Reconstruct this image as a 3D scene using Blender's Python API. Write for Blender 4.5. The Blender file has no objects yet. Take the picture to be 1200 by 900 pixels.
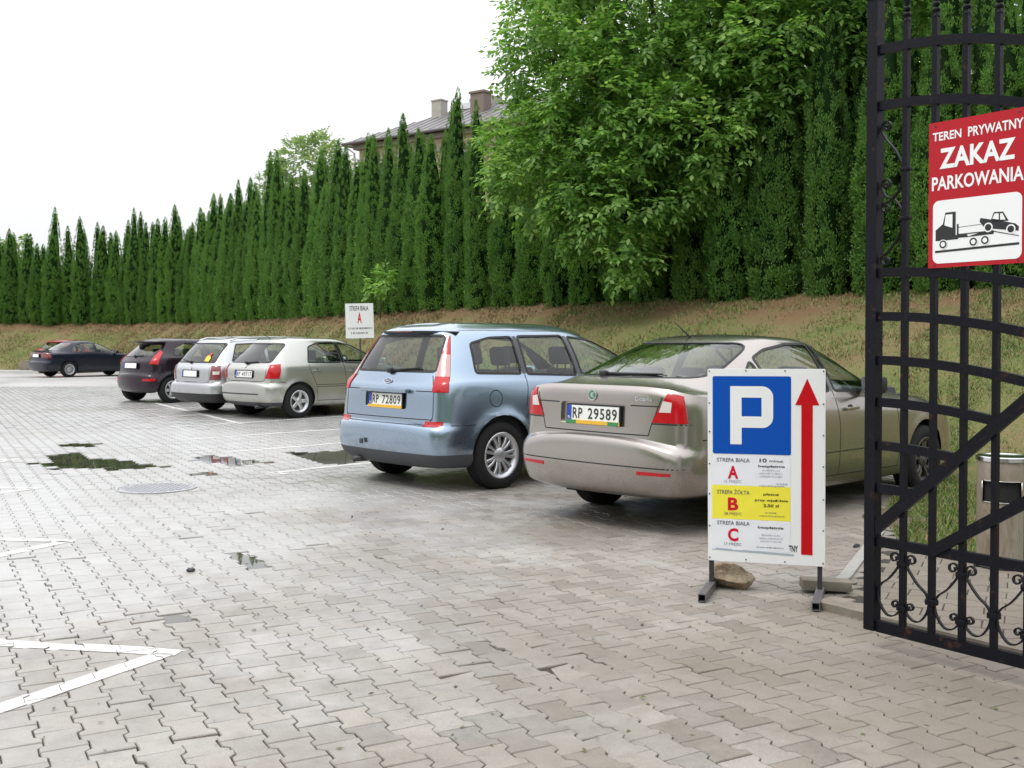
import bpy, bmesh, math, random
import numpy as np
from mathutils import Vector, Matrix
from mathutils.bvhtree import BVHTree
R = math.radians
S = bpy.context.scene
COL = S.collection

# ------------------------------------------------------------------ camera
cam = bpy.data.cameras.new('camera'); camo = bpy.data.objects.new('camera', cam); COL.objects.link(camo)
cam.sensor_width = 36; cam.lens = 37.5; cam.clip_start = .05; cam.clip_end = 2000
camo.location = (0, 0, 1.40); camo.rotation_euler = (R(90 - 1.15), 0, 0); cam.shift_y = -.0208
S.camera = camo
# ------------------------------------------------------------------ sky, sun, exposure
W = bpy.data.worlds.new('World'); S.world = W; W.use_nodes = True
nt = W.node_tree; bg = nt.nodes['Background']
sky = nt.nodes.new('ShaderNodeTexSky'); sky.sky_type = 'NISHITA'; sky.sun_disc = False
SUN_EL, SUN_AZ = 58, 235          # azimuth clockwise from +Y
sky.sun_elevation = R(SUN_EL); sky.sun_rotation = R(SUN_AZ)
sky.air_density = 1.0; sky.dust_density = 6.0; sky.ozone_density = 1.0; sky.altitude = 300
hsv = nt.nodes.new('ShaderNodeHueSaturation'); hsv.inputs['Saturation'].default_value = .12
mixw = nt.nodes.new('ShaderNodeMix'); mixw.data_type = 'RGBA'; mixw.inputs[0].default_value = .80
# overcast layer over the sky texture: zenith three times as bright as the horizon
tcw = nt.nodes.new('ShaderNodeTexCoord'); spw = nt.nodes.new('ShaderNodeSeparateXYZ'); nt.links.new(tcw.outputs['Generated'], spw.inputs[0])
mrw = nt.nodes.new('ShaderNodeMapRange'); mrw.inputs[1].default_value = 0; mrw.inputs[2].default_value = 1; mrw.inputs[3].default_value = 9.2; mrw.inputs[4].default_value = 25.5
nt.links.new(spw.outputs[2], mrw.inputs[0]); vmw = nt.nodes.new('ShaderNodeVectorMath'); vmw.operation = 'SCALE'; vmw.inputs[0].default_value = (.985, 1.0, 1.03)
nt.links.new(mrw.outputs[0], vmw.inputs['Scale']); nt.links.new(vmw.outputs[0], mixw.inputs[7])
nt.links.new(sky.outputs[0], hsv.inputs['Color']); nt.links.new(hsv.outputs[0], mixw.inputs[6])
nt.links.new(mixw.outputs[2], bg.inputs[0]); bg.inputs[1].default_value = .1
sl = bpy.data.lights.new('sun', 'SUN'); so = bpy.data.objects.new('sun', sl); COL.objects.link(so)
sl.energy = 1.1; sl.angle = R(14); sl.color = (1, .96, .9)
so.rotation_euler = (R(90 - SUN_EL), 0, R(180 - SUN_AZ)); so.location = (0, 0, 30)
S.view_settings.view_transform = 'Standard'; S.view_settings.look = 'None'
S.view_settings.exposure = .12; S.view_settings.gamma = 1
S.render.engine = 'CYCLES'

# ------------------------------------------------------------------ material helpers
M = {}
def newmat(name):
    m = bpy.data.materials.new(name); m.use_nodes = True; M[name] = m
    return m, m.node_tree, m.node_tree.nodes['Principled BSDF']
def simple(name, col, rough=.5, metal=0., coat=0., noise=.12, scale=30., bump=0., spec=.5, rvar=0.):
    m, t, b = newmat(name)
    b.inputs['Roughness'].default_value = rough; b.inputs['Metallic'].default_value = metal
    b.inputs['Coat Weight'].default_value = coat; b.inputs['Coat Roughness'].default_value = .04
    b.inputs['Specular IOR Level'].default_value = spec
    tc = t.nodes.new('ShaderNodeTexCoord'); n = t.nodes.new('ShaderNodeTexNoise'); n.inputs['Scale'].default_value = scale
    n.inputs['Detail'].default_value = 5
    t.links.new(tc.outputs['Object'], n.inputs['Vector'])
    r = t.nodes.new('ShaderNodeMapRange'); r.inputs[3].default_value = 1 - noise; r.inputs[4].default_value = 1 + noise
    t.links.new(n.outputs[0], r.inputs[0])
    v = t.nodes.new('ShaderNodeVectorMath'); v.operation = 'SCALE'; v.inputs[0].default_value = col[:3]
    t.links.new(r.outputs[0], v.inputs['Scale']); t.links.new(v.outputs[0], b.inputs['Base Color'])
    if rvar:
        r2 = t.nodes.new('ShaderNodeMapRange'); r2.inputs[3].default_value = max(.02, rough - rvar); r2.inputs[4].default_value = rough + rvar
        t.links.new(n.outputs[0], r2.inputs[0]); t.links.new(r2.outputs[0], b.inputs['Roughness'])
    if bump:
        bp = t.nodes.new('ShaderNodeBump'); bp.inputs['Strength'].default_value = bump; bp.inputs['Distance'].default_value = .01
        t.links.new(n.outputs[0], bp.inputs['Height']); t.links.new(bp.outputs[0], b.inputs['Normal'])
    return m
class NT:
    """small node-wiring helper"""
    def __init__(s, t): s.t = t
    def n(s, kind, **kw):
        x = s.t.nodes.new('ShaderNode' + kind)
        for k, v in kw.items(): setattr(x, k, v)
        return x
    def l(s, a, b): s.t.links.new(a, b)
    def pos(s): return s.n('NewGeometry').outputs['Position']
    def noise(s, vec, scale, detail=4, rough=.55, dist=0):
        x = s.n('TexNoise'); x.inputs['Scale'].default_value = scale; x.inputs['Detail'].default_value = detail
        x.inputs['Roughness'].default_value = rough; x.inputs['Distortion'].default_value = dist
        s.l(vec, x.inputs['Vector']); return x.outputs[0]
    def ramp(s, fac, stops):
        x = s.n('ValToRGB'); e = x.color_ramp.elements
        while len(e) < len(stops): e.new(.5)
        for i, (p, c) in enumerate(stops):
            e[i].position = p; e[i].color = (c if isinstance(c, tuple) else (c, c, c)) + (1,)
        s.l(fac, x.inputs[0]); return x.outputs[0]
    def mix(s, fac, a, b, mode='MIX'):
        x = s.n('Mix', data_type='RGBA', blend_type=mode)
        for i, v in ((0, fac), (6, a), (7, b)):
            if hasattr(v, 'is_output'): s.l(v, x.inputs[i])
            else: x.inputs[i].default_value = v if i == 0 else tuple(v) + (1,)
        return x.outputs[2]
    def math(s, op, a, b=0., c=None):
        x = s.n('Math', operation=op)
        for i, v in enumerate((a, b) if c is None else (a, b, c)):
            if hasattr(v, 'is_output'): s.l(v, x.inputs[i])
            else: x.inputs[i].default_value = v
        return x.outputs[0]
    def bump(s, h, b, strength=.5, dist=.01):
        x = s.n('Bump'); x.inputs['Strength'].default_value = strength; x.inputs['Distance'].default_value = dist
        s.l(h, x.inputs['Height']); s.l(x.outputs[0], b.inputs['Normal'])

# ------------------------------------------------------------------ object helpers
def tag(o, label=None, cat=None, group=None, kind=None):
    if label: o['label'] = label
    if cat: o['category'] = cat
    if group: o['group'] = group
    if kind: o['kind'] = kind
    return o
def link(name, me, parent=None, loc=None, rz=None):
    o = bpy.data.objects.new(name, me); COL.objects.link(o)
    if parent: o.parent = parent
    if loc is not None: o.location = loc
    if rz is not None: o.rotation_euler = (0, 0, rz)
    return o
def empty(name, loc=(0, 0, 0), rz=0, **kw):
    o = link(name, None, None, loc, rz); o.empty_display_size = .2
    return tag(o, **kw)
def mesh(name, V, F, mats, mi=None, smooth=False, angle=None):
    me = bpy.data.meshes.new(name); me.from_pydata([tuple(map(float, v)) for v in V], [], F)
    for m in (mats if isinstance(mats, (list, tuple)) else [mats]): me.materials.append(m)
    if mi is not None: me.polygons.foreach_set('material_index', mi)
    if smooth or angle: me.polygons.foreach_set('use_smooth', [True] * len(me.polygons))
    if angle: me.set_sharp_from_angle(angle=R(angle))
    me.update(); return me
def bmmesh(name, bm, mats, smooth=False, angle=None):
    me = bpy.data.meshes.new(name); bm.normal_update(); bm.to_mesh(me); bm.free()
    for m in (mats if isinstance(mats, (list, tuple)) else [mats]): me.materials.append(m)
    if smooth or angle: me.polygons.foreach_set('use_smooth', [True] * len(me.polygons))
    if angle: me.set_sharp_from_angle(angle=R(angle))
    return me
class MB:
    """collects simple shapes into one mesh"""
    def __init__(s): s.V = []; s.F = []
    def add(s, V, F):
        n = len(s.V); s.V += [tuple(v) for v in V]; s.F += [tuple(i + n for i in f) for f in F]; return s
    def box(s, c, d, rz=0, bev=0, rot=None):
        x, y, z = d[0] / 2, d[1] / 2, d[2] / 2
        Mx = rot if rot is not None else Matrix.Rotation(rz, 3, 'Z')
        if bev:
            bm = bmesh.new(); bmesh.ops.create_cube(bm, size=1)
            for v in bm.verts: v.co = Vector((v.co.x * d[0], v.co.y * d[1], v.co.z * d[2]))
            bmesh.ops.bevel(bm, geom=list(bm.edges), offset=bev, segments=2, affect='EDGES', profile=.6)
            V = [Mx @ v.co + Vector(c) for v in bm.verts]; F = [[v.index for v in f.verts] for f in bm.faces]; bm.free()
            return s.add(V, F)
        V = [Mx @ Vector((a, b, e)) + Vector(c) for a in (-x, x) for b in (-y, y) for e in (-z, z)]
        return s.add(V, [(0, 1, 3, 2), (4, 6, 7, 5), (0, 4, 5, 1), (2, 3, 7, 6), (0, 2, 6, 4), (1, 5, 7, 3)])
    def tube(s, pts, r, n=8, flat=None, cap=True, up=None):
        """sweep; flat=(half width, half thickness) gives a rectangular bar; up = reference normal"""
        P = [Vector(p) for p in pts]; m = len(P); V = []; F = []
        upv = Vector(up) if up is not None else None; prev = None
        for i in range(m):
            t = (P[min(i + 1, m - 1)] - P[max(i - 1, 0)]).normalized()
            if upv is not None: a = upv
            else:
                a = prev if prev is not None else (Vector((0, 0, 1)) if abs(t.z) < .9 else Vector((1, 0, 0)))
            b = t.cross(a)
            if b.length < 1e-6: b = t.orthogonal()
            b.normalize(); a = b.cross(t).normalized(); prev = a
            rr = r[i] if isinstance(r, (list, tuple)) else r
            if flat:
                for sx, sy in ((-1, -1), (1, -1), (1, 1), (-1, 1)): V.append(P[i] + a * sx * flat[0] + b * sy * flat[1])
            else:
                for k in range(n): th = 2 * math.pi * k / n; V.append(P[i] + (a * math.cos(th) + b * math.sin(th)) * rr)
        q = 4 if flat else n
        for i in range(m - 1):
            for k in range(q): F.append((i * q + k, i * q + (k + 1) % q, (i + 1) * q + (k + 1) % q, (i + 1) * q + k))
        if cap: F.append(tuple(range(q))[::-1]); F.append(tuple((m - 1) * q + k for k in range(q)))
        return s.add(V, F)
    def lathe(s, prof, n=24, c=(0, 0, 0), axis='Z', cap=False):
        V = []; F = []
        for (r, z) in prof:
            for k in range(n):
                th = 2 * math.pi * k / n; p = (r * math.cos(th), r * math.sin(th), z)
                if axis == 'Y': p = (p[0], z, p[1])
                V.append((p[0] + c[0], p[1] + c[1], p[2] + c[2]))
        for i in range(len(prof) - 1):
            for k in range(n):
                f = (i * n + k, i * n + (k + 1) % n, (i + 1) * n + (k + 1) % n, (i + 1) * n + k)
                F.append(f if axis == 'Z' else f[::-1])
        if cap: F.append(tuple(range(n))[::-1]); F.append(tuple((len(prof) - 1) * n + k for k in range(n)))
        return s.add(V, F)
    def prism(s, poly, t, fr):
        """poly in 2D, thickness t (from 0 to t), fr(x, y, z) -> 3D"""
        n = len(poly); V = [fr(x, y, 0) for x, y in poly] + [fr(x, y, t) for x, y in poly]
        F = [tuple(range(n))[::-1], tuple(range(n, 2 * n))] + [(i, (i + 1) % n, n + (i + 1) % n, n + i) for i in range(n)]
        return s.add(V, F)
    def build(s, name, mat, parent=None, smooth=False, angle=None, loc=None, rz=None):
        return link(name, mesh(name, s.V, s.F, mat, smooth=smooth, angle=angle), parent, loc, rz)
def text_mesh(txt, size, bold=0., sx=1., spacing=1., align='CENTER', thick=0.):
    cu = bpy.data.curves.new('t', 'FONT'); cu.body = txt; cu.size = size; cu.offset = bold; cu.align_x = align
    cu.align_y = 'CENTER'; cu.space_character = spacing; cu.extrude = thick; cu.resolution_u = 3
    o = bpy.data.objects.new('t', cu); COL.objects.link(o)
    dg = bpy.context.evaluated_depsgraph_get(); dg.update()
    me = bpy.data.meshes.new_from_object(o.evaluated_get(dg)); bpy.data.objects.remove(o); bpy.data.curves.remove(cu)
    V = [(v.co.x * sx, v.co.y, v.co.z) for v in me.vertices]; F = [tuple(p.vertices) for p in me.polygons]
    bpy.data.meshes.remove(me); return V, F
def text_on(name, txt, size, mat, parent, fr, x, y, z=.001, **kw):
    """lettering laid on a frame fr(x, y, z) -> 3D"""
    V, F = text_mesh(txt, size, **kw)
    return link(name, mesh(name, [fr(v[0] + x, v[1] + y, v[2] + z) for v in V], F, mat), parent)
def fit_text(name, txt, x0, x1, yc, h, mat, parent, fr, z=.001, bold=.0, spacing=1.):
    """lettering scaled to run from x0 to x1 with the given capital height"""
    V, F = text_mesh(txt, 1., bold=bold, spacing=spacing); V = np.array(V); lo, hi = V.min(0), V.max(0); sx = (x1 - x0) / (hi[0] - lo[0])
    Vc, _ = text_mesh('H', 1., bold=bold); Vc = np.array(Vc); cl, ch = Vc.min(0)[1], Vc.max(0)[1]; sy = h / (ch - cl); mid = (cl + ch) / 2
    return link(name, mesh(name, [fr(x0 + (v[0] - lo[0]) * sx, yc + (v[1] - mid) * sy, z) for v in V], F, mat), parent)
def rrect(x0, y0, x1, y1, r, n=5):
    P = []
    for cx, cy, a in ((x1 - r, y1 - r, 0), (x0 + r, y1 - r, 90), (x0 + r, y0 + r, 180), (x1 - r, y0 + r, 270)):
        for k in range(n + 1):
            t = R(a + 90 * k / n); P.append((cx + r * math.cos(t), cy + r * math.sin(t)))
    return P
def circ(cx, cy, r, n=24, a0=0, a1=360):
    return [(cx + r * math.cos(R(a0 + (a1 - a0) * k / n)), cy + r * math.sin(R(a0 + (a1 - a0) * k / n))) for k in range(n)]
# ------------------------------------------------------------------ materials
def sky_sheen_mask(N, p):
    """white sky sheen on the wet paving painted as pale colour, in the middle and left of the yard"""
    sp = N.n('SeparateXYZ'); N.l(p, sp.inputs[0])
    a = N.math('MULTIPLY', sp.outputs[0], -.055); b_ = N.math('MULTIPLY', N.math('SUBTRACT', sp.outputs[1], 6.5), .022)
    s = N.math('MINIMUM', N.math('ADD', a, b_), .30)
    n = N.math('ADD', N.noise(p, .42, 6, .62, .5), N.math('MULTIPLY', N.math('SUBTRACT', N.noise(p, 5, 4, .6), .5), .25))
    return N.ramp(N.math('ADD', n, s), [(.52, 0.), (.66, .6), (.82, 1.)])
def m_paver(name, base, wet_bias=0.):
    m, t, b = newmat(name); N = NT(t); p = N.pos()
    geo = N.n('NewGeometry'); oi = N.n('ObjectInfo')
    rnd = N.math('FRACT', N.math('ADD', geo.outputs['Random Per Island'], oi.outputs['Random']))
    tone = N.ramp(rnd, [(0, (.74, .735, .725)), (.25, (.92, .915, .91)), (.7, (1.06, 1.05, 1.035)), (.86, (1.0, .97, .935)), (.93, (.82, .775, .72)), (1, (.66, .63, .59))])
    fine = N.ramp(N.noise(p, 210, 4, .75), [(.28, .42), (.43, .92), (.58, 1.06), (.72, 1.55)])
    mid = N.ramp(N.noise(p, 9, 6, .7), [(.3, .76), (.5, 1.), (.7, 1.12)])
    c = N.mix(1., tuple(base), tone, 'MULTIPLY'); c = N.mix(1., c, fine, 'MULTIPLY'); c = N.mix(1., c, mid, 'MULTIPLY')
    # brown silt stains with soft outlines of their own
    sep = N.n('SeparateXYZ'); N.l(p, sep.inputs[0])
    sx = N.math('ADD', N.noise(p, .6, 7, .66, .5), N.math('MINIMUM', N.math('MULTIPLY', sep.outputs[0], .035), .09))
    vd = N.n('VectorMath', operation='DISTANCE'); N.l(p, vd.inputs[0]); vd.inputs[1].default_value = (2.0, 4.4, 0)     # oil and mud stain under the gate
    sx = N.math('ADD', sx, N.math('MAXIMUM', N.math('MULTIPLY', N.math('SUBTRACT', 1.5, vd.outputs['Value']), .16), 0.))
    silt = N.ramp(sx, [(.43, 0.), (.54, .42), (.72, .78)])
    c = N.mix(silt, c, (.175, .145, .115))
    moss = N.ramp(N.noise(p, 3.1, 5, .65), [(.62, 0.), (.75, .4)])
    c = N.mix(moss, c, (.10, .09, .06))
    wet = N.noise(p, .33, 4, .5, .3)
    # the middle and left of the yard are still damp, the kerb side has dried
    side = N.math('ADD', N.math('MULTIPLY', sep.outputs[0], -.095), N.math('MULTIPLY', sep.outputs[1], .012))
    wv = N.math('ADD', N.math('ADD', wet, side), wet_bias)
    wm = N.ramp(wv, [(.42, 0.), (.50, .15), (.72, 1.)])
    sky_sheen = sky_sheen_mask(N, p); c = N.mix(N.math('MULTIPLY', sky_sheen, .8), c, N.mix(1., (.47, .468, .462), N.mix(.6, (1, 1, 1), fine), 'MULTIPLY')); N.l(N.math('MULTIPLY', wm, .8), b.inputs['Coat Weight']); b.inputs['Coat Roughness'].default_value = .32  # base colour lightened to paint in the sky's sheen on wet blocks
    N.l(c, b.inputs['Base Color'])
    rn = N.noise(p, 7, 4, .6)
    r = N.math('SUBTRACT', .78, N.math('MULTIPLY', wm, N.math('ADD', .25, N.math('MULTIPLY', rn, .38))))
    N.l(r, b.inputs['Roughness']); b.inputs['Specular IOR Level'].default_value = .5
    N.bump(N.math('ADD', N.noise(p, 180, 4, .7), N.math('MULTIPLY', N.noise(p, 22, 3), 1.5)), b, .35, .003)
    return m
m_paver('paver', (.288, .266, .242)); m_paver('paver_old', (.215, .198, .168), -.3)
def m_bed():
    m, t, b = newmat('joint_sand'); N = NT(t); p = N.pos()
    c = N.ramp(N.noise(p, 9, 6, .65), [(.3, (.022, .018, .014)), (.6, (.045, .036, .027)), (.75, (.04, .045, .02))])
    c = N.mix(N.math('MULTIPLY', sky_sheen_mask(N, p), .42), c, (.30, .29, .28))
    N.l(c, b.inputs['Base Color']); b.inputs['Roughness'].default_value = .9; N.bump(N.noise(p, 120, 3), b, .6, .004)
m_bed()
def m_farpave():
    m, t, b = newmat('far_paving'); N = NT(t); p = N.pos()
    mp = N.n('Mapping'); mp.inputs['Rotation'].default_value = (0, 0, R(-29)); mp.inputs['Scale'].default_value = (7, .25, 1)
    N.l(p, mp.inputs[0])
    st = N.ramp(N.noise(mp.outputs[0], 1, 3, .6), [(.35, .82), (.65, 1.06)])
    c = N.mix(1., (.30, .285, .27), st, 'MULTIPLY')
    c = N.mix(N.ramp(N.noise(p, .5, 5), [(.45, 0.), (.6, .5)]), c, (.22, .19, .16))
    N.l(c, b.inputs['Base Color'])
    c = N.mix(N.math('MULTIPLY', sky_sheen_mask(N, p), .7), c, (.46, .455, .45)); N.l(c, b.inputs['Base Color'])
    r = N.ramp(N.noise(p, .3, 4), [(.4, .6), (.6, .3)]); N.l(r, b.inputs['Roughness'])
    N.bump(N.noise(p, 60, 4), b, .3, .004)
m_farpave()
def m_line():
    m, t, b = newmat('line_paint'); N = NT(t); p = N.pos()
    c = N.ramp(N.noise(p, 11, 6, .7), [(.25, (.42, .41, .39)), (.42, (.72, .72, .71)), (1, (.84, .84, .83))])
    c = N.mix(N.ramp(N.noise(p, 150, 3, .8), [(.3, .0), (.36, .0), (.30, .5)]), c, (.4, .38, .36))
    N.l(c, b.inputs['Base Color']); b.inputs['Roughness'].default_value = .6
    N.bump(N.noise(p, 140, 3), b, .2, .002)
m_line()
def m_water():
    m, t, b = newmat('puddle_water'); N = NT(t); p = N.pos()
    c = N.ramp(N.noise(p, 2.5, 4), [(.35, (.035, .032, .025)), (.65, (.085, .078, .062))])
    N.l(c, b.inputs['Base Color']); b.inputs['Roughness'].default_value = .015; b.inputs['Specular IOR Level'].default_value = .7
    N.bump(N.noise(p, 3, 2), b, .05, .004)
m_water()
def m_soil(name, stops, scale=2.2, speck=45):
    m, t, b = newmat(name); N = NT(t); p = N.pos()
    n = N.math('ADD', N.math('MULTIPLY', N.noise(p, scale, 6, .62, .4), .65), N.math('MULTIPLY', N.noise(p, speck * .35, 4, .7), .35))
    c = N.ramp(n, stops)
    if name == 'dry_grass_ground':      # bare reddish soil and needle litter under the hedge
        sz = N.n('SeparateXYZ'); N.l(p, sz.inputs[0]); h = N.math('ADD', sz.outputs[2], N.math('MULTIPLY', N.math('SUBTRACT', N.noise(p, 1.2, 4), .5), .9))
        c = N.mix(N.ramp(N.math('MULTIPLY', h, .4), [(.70, 0.), (.86, .8)]), c, (.20, .115, .07))
    c = N.mix(1., c, N.ramp(N.noise(p, speck, 4, .75), [(.25, .62), (.5, 1.), (.75, 1.35)]), 'MULTIPLY')
    N.l(c, b.inputs['Base Color']); b.inputs['Roughness'].default_value = .95; b.inputs['Specular IOR Level'].default_value = .15
    N.bump(N.noise(p, 25, 5, .7), b, .9, .05)
m_soil('dry_grass_ground', [(.32, (.16, .10, .06)), (.40, (.20, .145, .075)), (.47, (.20, .17, .08)), (.53, (.16, .17, .062)), (.60, (.115, .15, .045)), (.70, (.20, .145, .08))], .5)
m_soil('yard_mud', [(.38, (.10, .075, .05)), (.5, (.17, .14, .10)), (.6, (.10, .13, .04)), (.7, (.09, .12, .035))], 2.5)
def m_blades():
    m, t, b = newmat('grass_blades'); N = NT(t); geo = N.n('NewGeometry')
    c = N.ramp(geo.outputs['Random Per Island'], [(0, (.17, .11, .055)), (.3, (.26, .18, .09)), (.6, (.21, .18, .075)), (.85, (.13, .17, .05)), (1, (.30, .22, .12))])
    N.l(c, b.inputs['Base Color']); b.inputs['Roughness'].default_value = .8
m_blades()
def m_greenblades():
    m, t, b = newmat('green_blades'); N = NT(t); geo = N.n('NewGeometry')
    c = N.ramp(geo.outputs['Random Per Island'], [(0, (.06, .11, .02)), (.5, (.10, .19, .03)), (.8, (.14, .23, .045)), (1, (.20, .19, .07))])
    N.l(c, b.inputs['Base Color']); b.inputs['Roughness'].default_value = .7
m_greenblades()
def m_leaf(name, cols, trans=.35, nscale=.8, rough=.45):
    m, t, b = newmat(name); N = NT(t); geo = N.n('NewGeometry'); p = geo.outputs['Position']
    f = N.math('ADD', N.math('MULTIPLY', geo.outputs['Random Per Island'], .55), N.math('MULTIPLY', N.noise(p, nscale, 3), .6))
    k = len(cols); c = N.ramp(f, [(.15 + .75 * i / (k - 1), cols[i]) for i in range(k)])
    oi = N.n('ObjectInfo'); c = N.mix(1., c, N.ramp(oi.outputs['Random'], [(0, .85), (1, 1.15)]), 'MULTIPLY')
    N.l(c, b.inputs['Base Color']); b.inputs['Roughness'].default_value = rough; b.inputs['Specular IOR Level'].default_value = .35
    tr = N.n('BsdfTranslucent'); N.l(N.mix(1., c, (1.25, 1.35, .7), 'MULTIPLY'), tr.inputs[0])
    ms = N.n('MixShader'); ms.inputs[0].default_value = trans
    N.l(b.outputs[0], ms.inputs[1]); N.l(tr.outputs[0], ms.inputs[2]); N.l(ms.outputs[0], t.nodes['Material Output'].inputs[0])
m_leaf('thuja_leaf', [(.034, .09, .02), (.075, .18, .034), (.125, .26, .05), (.20, .36, .08)], .3, 1.3, .6)
m_leaf('walnut_leaf', [(.05, .125, .028), (.115, .25, .05), (.21, .38, .09), (.38, .56, .17)], .45, .45, .4)
m_leaf('lime_leaf', [(.17, .26, .12), (.24, .34, .16), (.30, .40, .21)], .45, .4)
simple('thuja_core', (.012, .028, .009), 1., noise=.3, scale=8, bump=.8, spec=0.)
simple('bark', (.13, .10, .075), .9, noise=.35, scale=20, bump=.8)
simple('black_iron', (.006, .006, .010), .42, noise=.25, scale=60, bump=.15, spec=.16, rvar=.08)
def m_rusty():
    t = M['black_iron'].node_tree; N = NT(t); b = t.nodes['Principled BSDF']; src = b.inputs['Base Color'].links[0].from_socket; p = N.pos()
    k = N.ramp(N.noise(p, 14, 6, .75), [(.60, 0.), (.68, .8)]); N.l(N.mix(k, src, (.055, .026, .014)), b.inputs['Base Color'])
m_rusty()
simple('rust_edge', (.06, .035, .025), .8, noise=.3, scale=80, bump=.3)
simple('sign_white', (.80, .81, .82), .45, noise=.03, scale=8)
simple('sign_paper', (.78, .79, .85), .5, noise=.04, scale=14, bump=.05)
simple('sign_yellow', (.85, .76, .05), .5, noise=.03, scale=14)
simple('sign_blue', (.003, .075, .42), .5, noise=.03, spec=.15)
simple('sign_red', (.52, .005, .010), .5, noise=.03, spec=.15)
simple('board_red', (.42, .014, .024), .5, noise=.05, scale=5, spec=.2)
simple('ink_black', (.015, .015, .018), .5, noise=.05)
simple('ink_grey', (.10, .10, .12), .6, noise=.05)
simple('ink_faint', (.30, .31, .36), .6, noise=.05)
simple('ink_red', (.58, .01, .03), .5, noise=.03, spec=.15)
simple('grey_strip', (.36, .42, .5), .5, noise=.05)
simple('dark_steel', (.045, .045, .05), .5, metal=.3, noise=.3, scale=40, bump=.2)
simple('steel_tube', (.17, .16, .17), .45, metal=.6, noise=.3, scale=30, bump=.2)
simple('chrome', (.62, .62, .64), .15, metal=1., noise=.06)
simple('bin_steel', (.48, .47, .45), .2, metal=.95, noise=.15, scale=6, rvar=.08)
simple('concrete', (.30, .29, .27), .9, noise=.25, scale=25, bump=.5)
simple('concrete_old', (.20, .175, .14), .95, noise=.35, scale=12, bump=.7)
simple('cast_iron', (.36, .36, .38), .42, noise=.2, scale=40, bump=.3)
simple('rubber', (.018, .018, .019), .8, noise=.25, scale=50, bump=.15, spec=.2)
simple('black_trim', (.018, .018, .02), .5, noise=.15, scale=40, spec=.4)
simple('grey_trim', (.055, .058, .065), .6, noise=.2, scale=20, spec=.4)
simple('gloss_black', (.01, .01, .012), .12, coat=.6, noise=.05)
simple('underbody', (.012, .012, .012), .9, noise=.3)
simple('interior', (.035, .037, .042), .85, noise=.2, scale=15)
simple('interior_light', (.16, .16, .17), .85, noise=.1)
simple('seam_dark', (.012, .012, .013), .8, noise=.1)
simple('alloy', (.55, .56, .58), .32, metal=.75, coat=.3, noise=.06)
simple('hubcap', (.42, .43, .45), .38, metal=.5, noise=.08)
simple('brake_disc', (.10, .09, .085), .5, metal=.6, noise=.3)
simple('lamp_red', (.42, .004, .010), .2, coat=.45, noise=.22, scale=45, spec=.3)
simple('lamp_red_dark', (.16, .006, .010), .15, coat=1., noise=.08, scale=60, spec=.6)
simple('lamp_clear', (.62, .58, .56), .15, coat=1., noise=.08, scale=90, spec=.7)
simple('lamp_pink', (.50, .27, .26), .2, coat=.5, noise=.15, scale=60, spec=.4)
simple('plate_white', (.76, .76, .73), .4, noise=.05)
simple('plate_blue', (.01, .05, .35), .4, noise=.05)
simple('plate_yellow', (.72, .42, .03), .4, noise=.08)
simple('plate_green', (.03, .22, .08), .4, noise=.08)
simple('badge_green', (.04, .20, .10), .2, coat=1., noise=.05)
simple('badge_blue', (.012, .03, .12), .15, coat=1., noise=.05)
simple('sticker_yellow', (.80, .50, .03), .5, noise=.1)
simple('sticker_red', (.7, .04, .04), .5, noise=.1)
simple('brick', (.19, .15, .13), .9, noise=.25, scale=20, bump=.4)
simple('render_wall', (.42, .35, .25), .9, noise=.12, scale=3, bump=.2)
simple('render_grey', (.36, .34, .30), .9, noise=.2, scale=5, bump=.3)
simple('roof_sheet', (.15, .14, .145), .5, noise=.1, scale=2)
simple('gutter', (.10, .095, .10), .5, noise=.1)
simple('white_gutter', (.6, .61, .62), .5, noise=.1)
simple('pane', (.05, .06, .07), .08, noise=.05)
simple('hoop_white', (.72, .66, .58), .5, noise=.1)
def m_paint(name, col, metal=.55, rough=.38, dirt=.35):
    cmax = .45 if sum(col) < .1 else 1.
    m, t, b = newmat(name); N = NT(t)
    tc = N.n('TexCoord'); p = tc.outputs['Object']
    sep = N.n('SeparateXYZ'); N.l(p, sep.inputs[0])
    low = N.math('SUBTRACT', N.math('MULTIPLY', N.noise(p, 6, 5, .65), 1.1), N.math('MULTIPLY', sep.outputs[2], 1.2))
    dm = N.ramp(low, [(-.0, 0.), (.5, dirt)])
    c = N.mix(dm, col, (.13, .115, .095))
    fl = N.ramp(N.noise(p, 900, 2, .8), [(.3, .88), (.7, 1.12)]); c = N.mix(1., c, fl, 'MULTIPLY')
    N.l(c, b.inputs['Base Color'])
    b.inputs['Metallic'].default_value = metal
    N.l(N.math('ADD', rough, N.math('MULTIPLY', dm, .4)), b.inputs['Roughness'])
    cw = N.math('SUBTRACT', cmax, N.math('MULTIPLY', dm, 1.3)); N.l(cw, b.inputs['Coat Weight'])
    rr = N.ramp(N.noise(p, 4, 4), [(.3, .03), (.8, .12)]); N.l(rr, b.inputs['Coat Roughness'])
m_paint('paint_blue', (.285, .365, .465), .95, .27); m_paint('paint_beige', (.355, .32, .297), .9, .27); m_paint('paint_green_silver', (.43, .43, .405), .8, .30)
m_paint('paint_silver', (.45, .465, .48), .85, .30); m_paint('paint_aubergine', (.014, .006, .013), .1, .3, .12); M['paint_aubergine'].node_tree.nodes['Principled BSDF'].inputs['Specular IOR Level'].default_value = .2
m_paint('paint_navy', (.008, .012, .026), .1, .3, .2); M['paint_navy'].node_tree.nodes['Principled BSDF'].inputs['Specular IOR Level'].default_value = .25; m_paint('paint_red', (.35, .02, .015), .1, .4)
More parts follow.
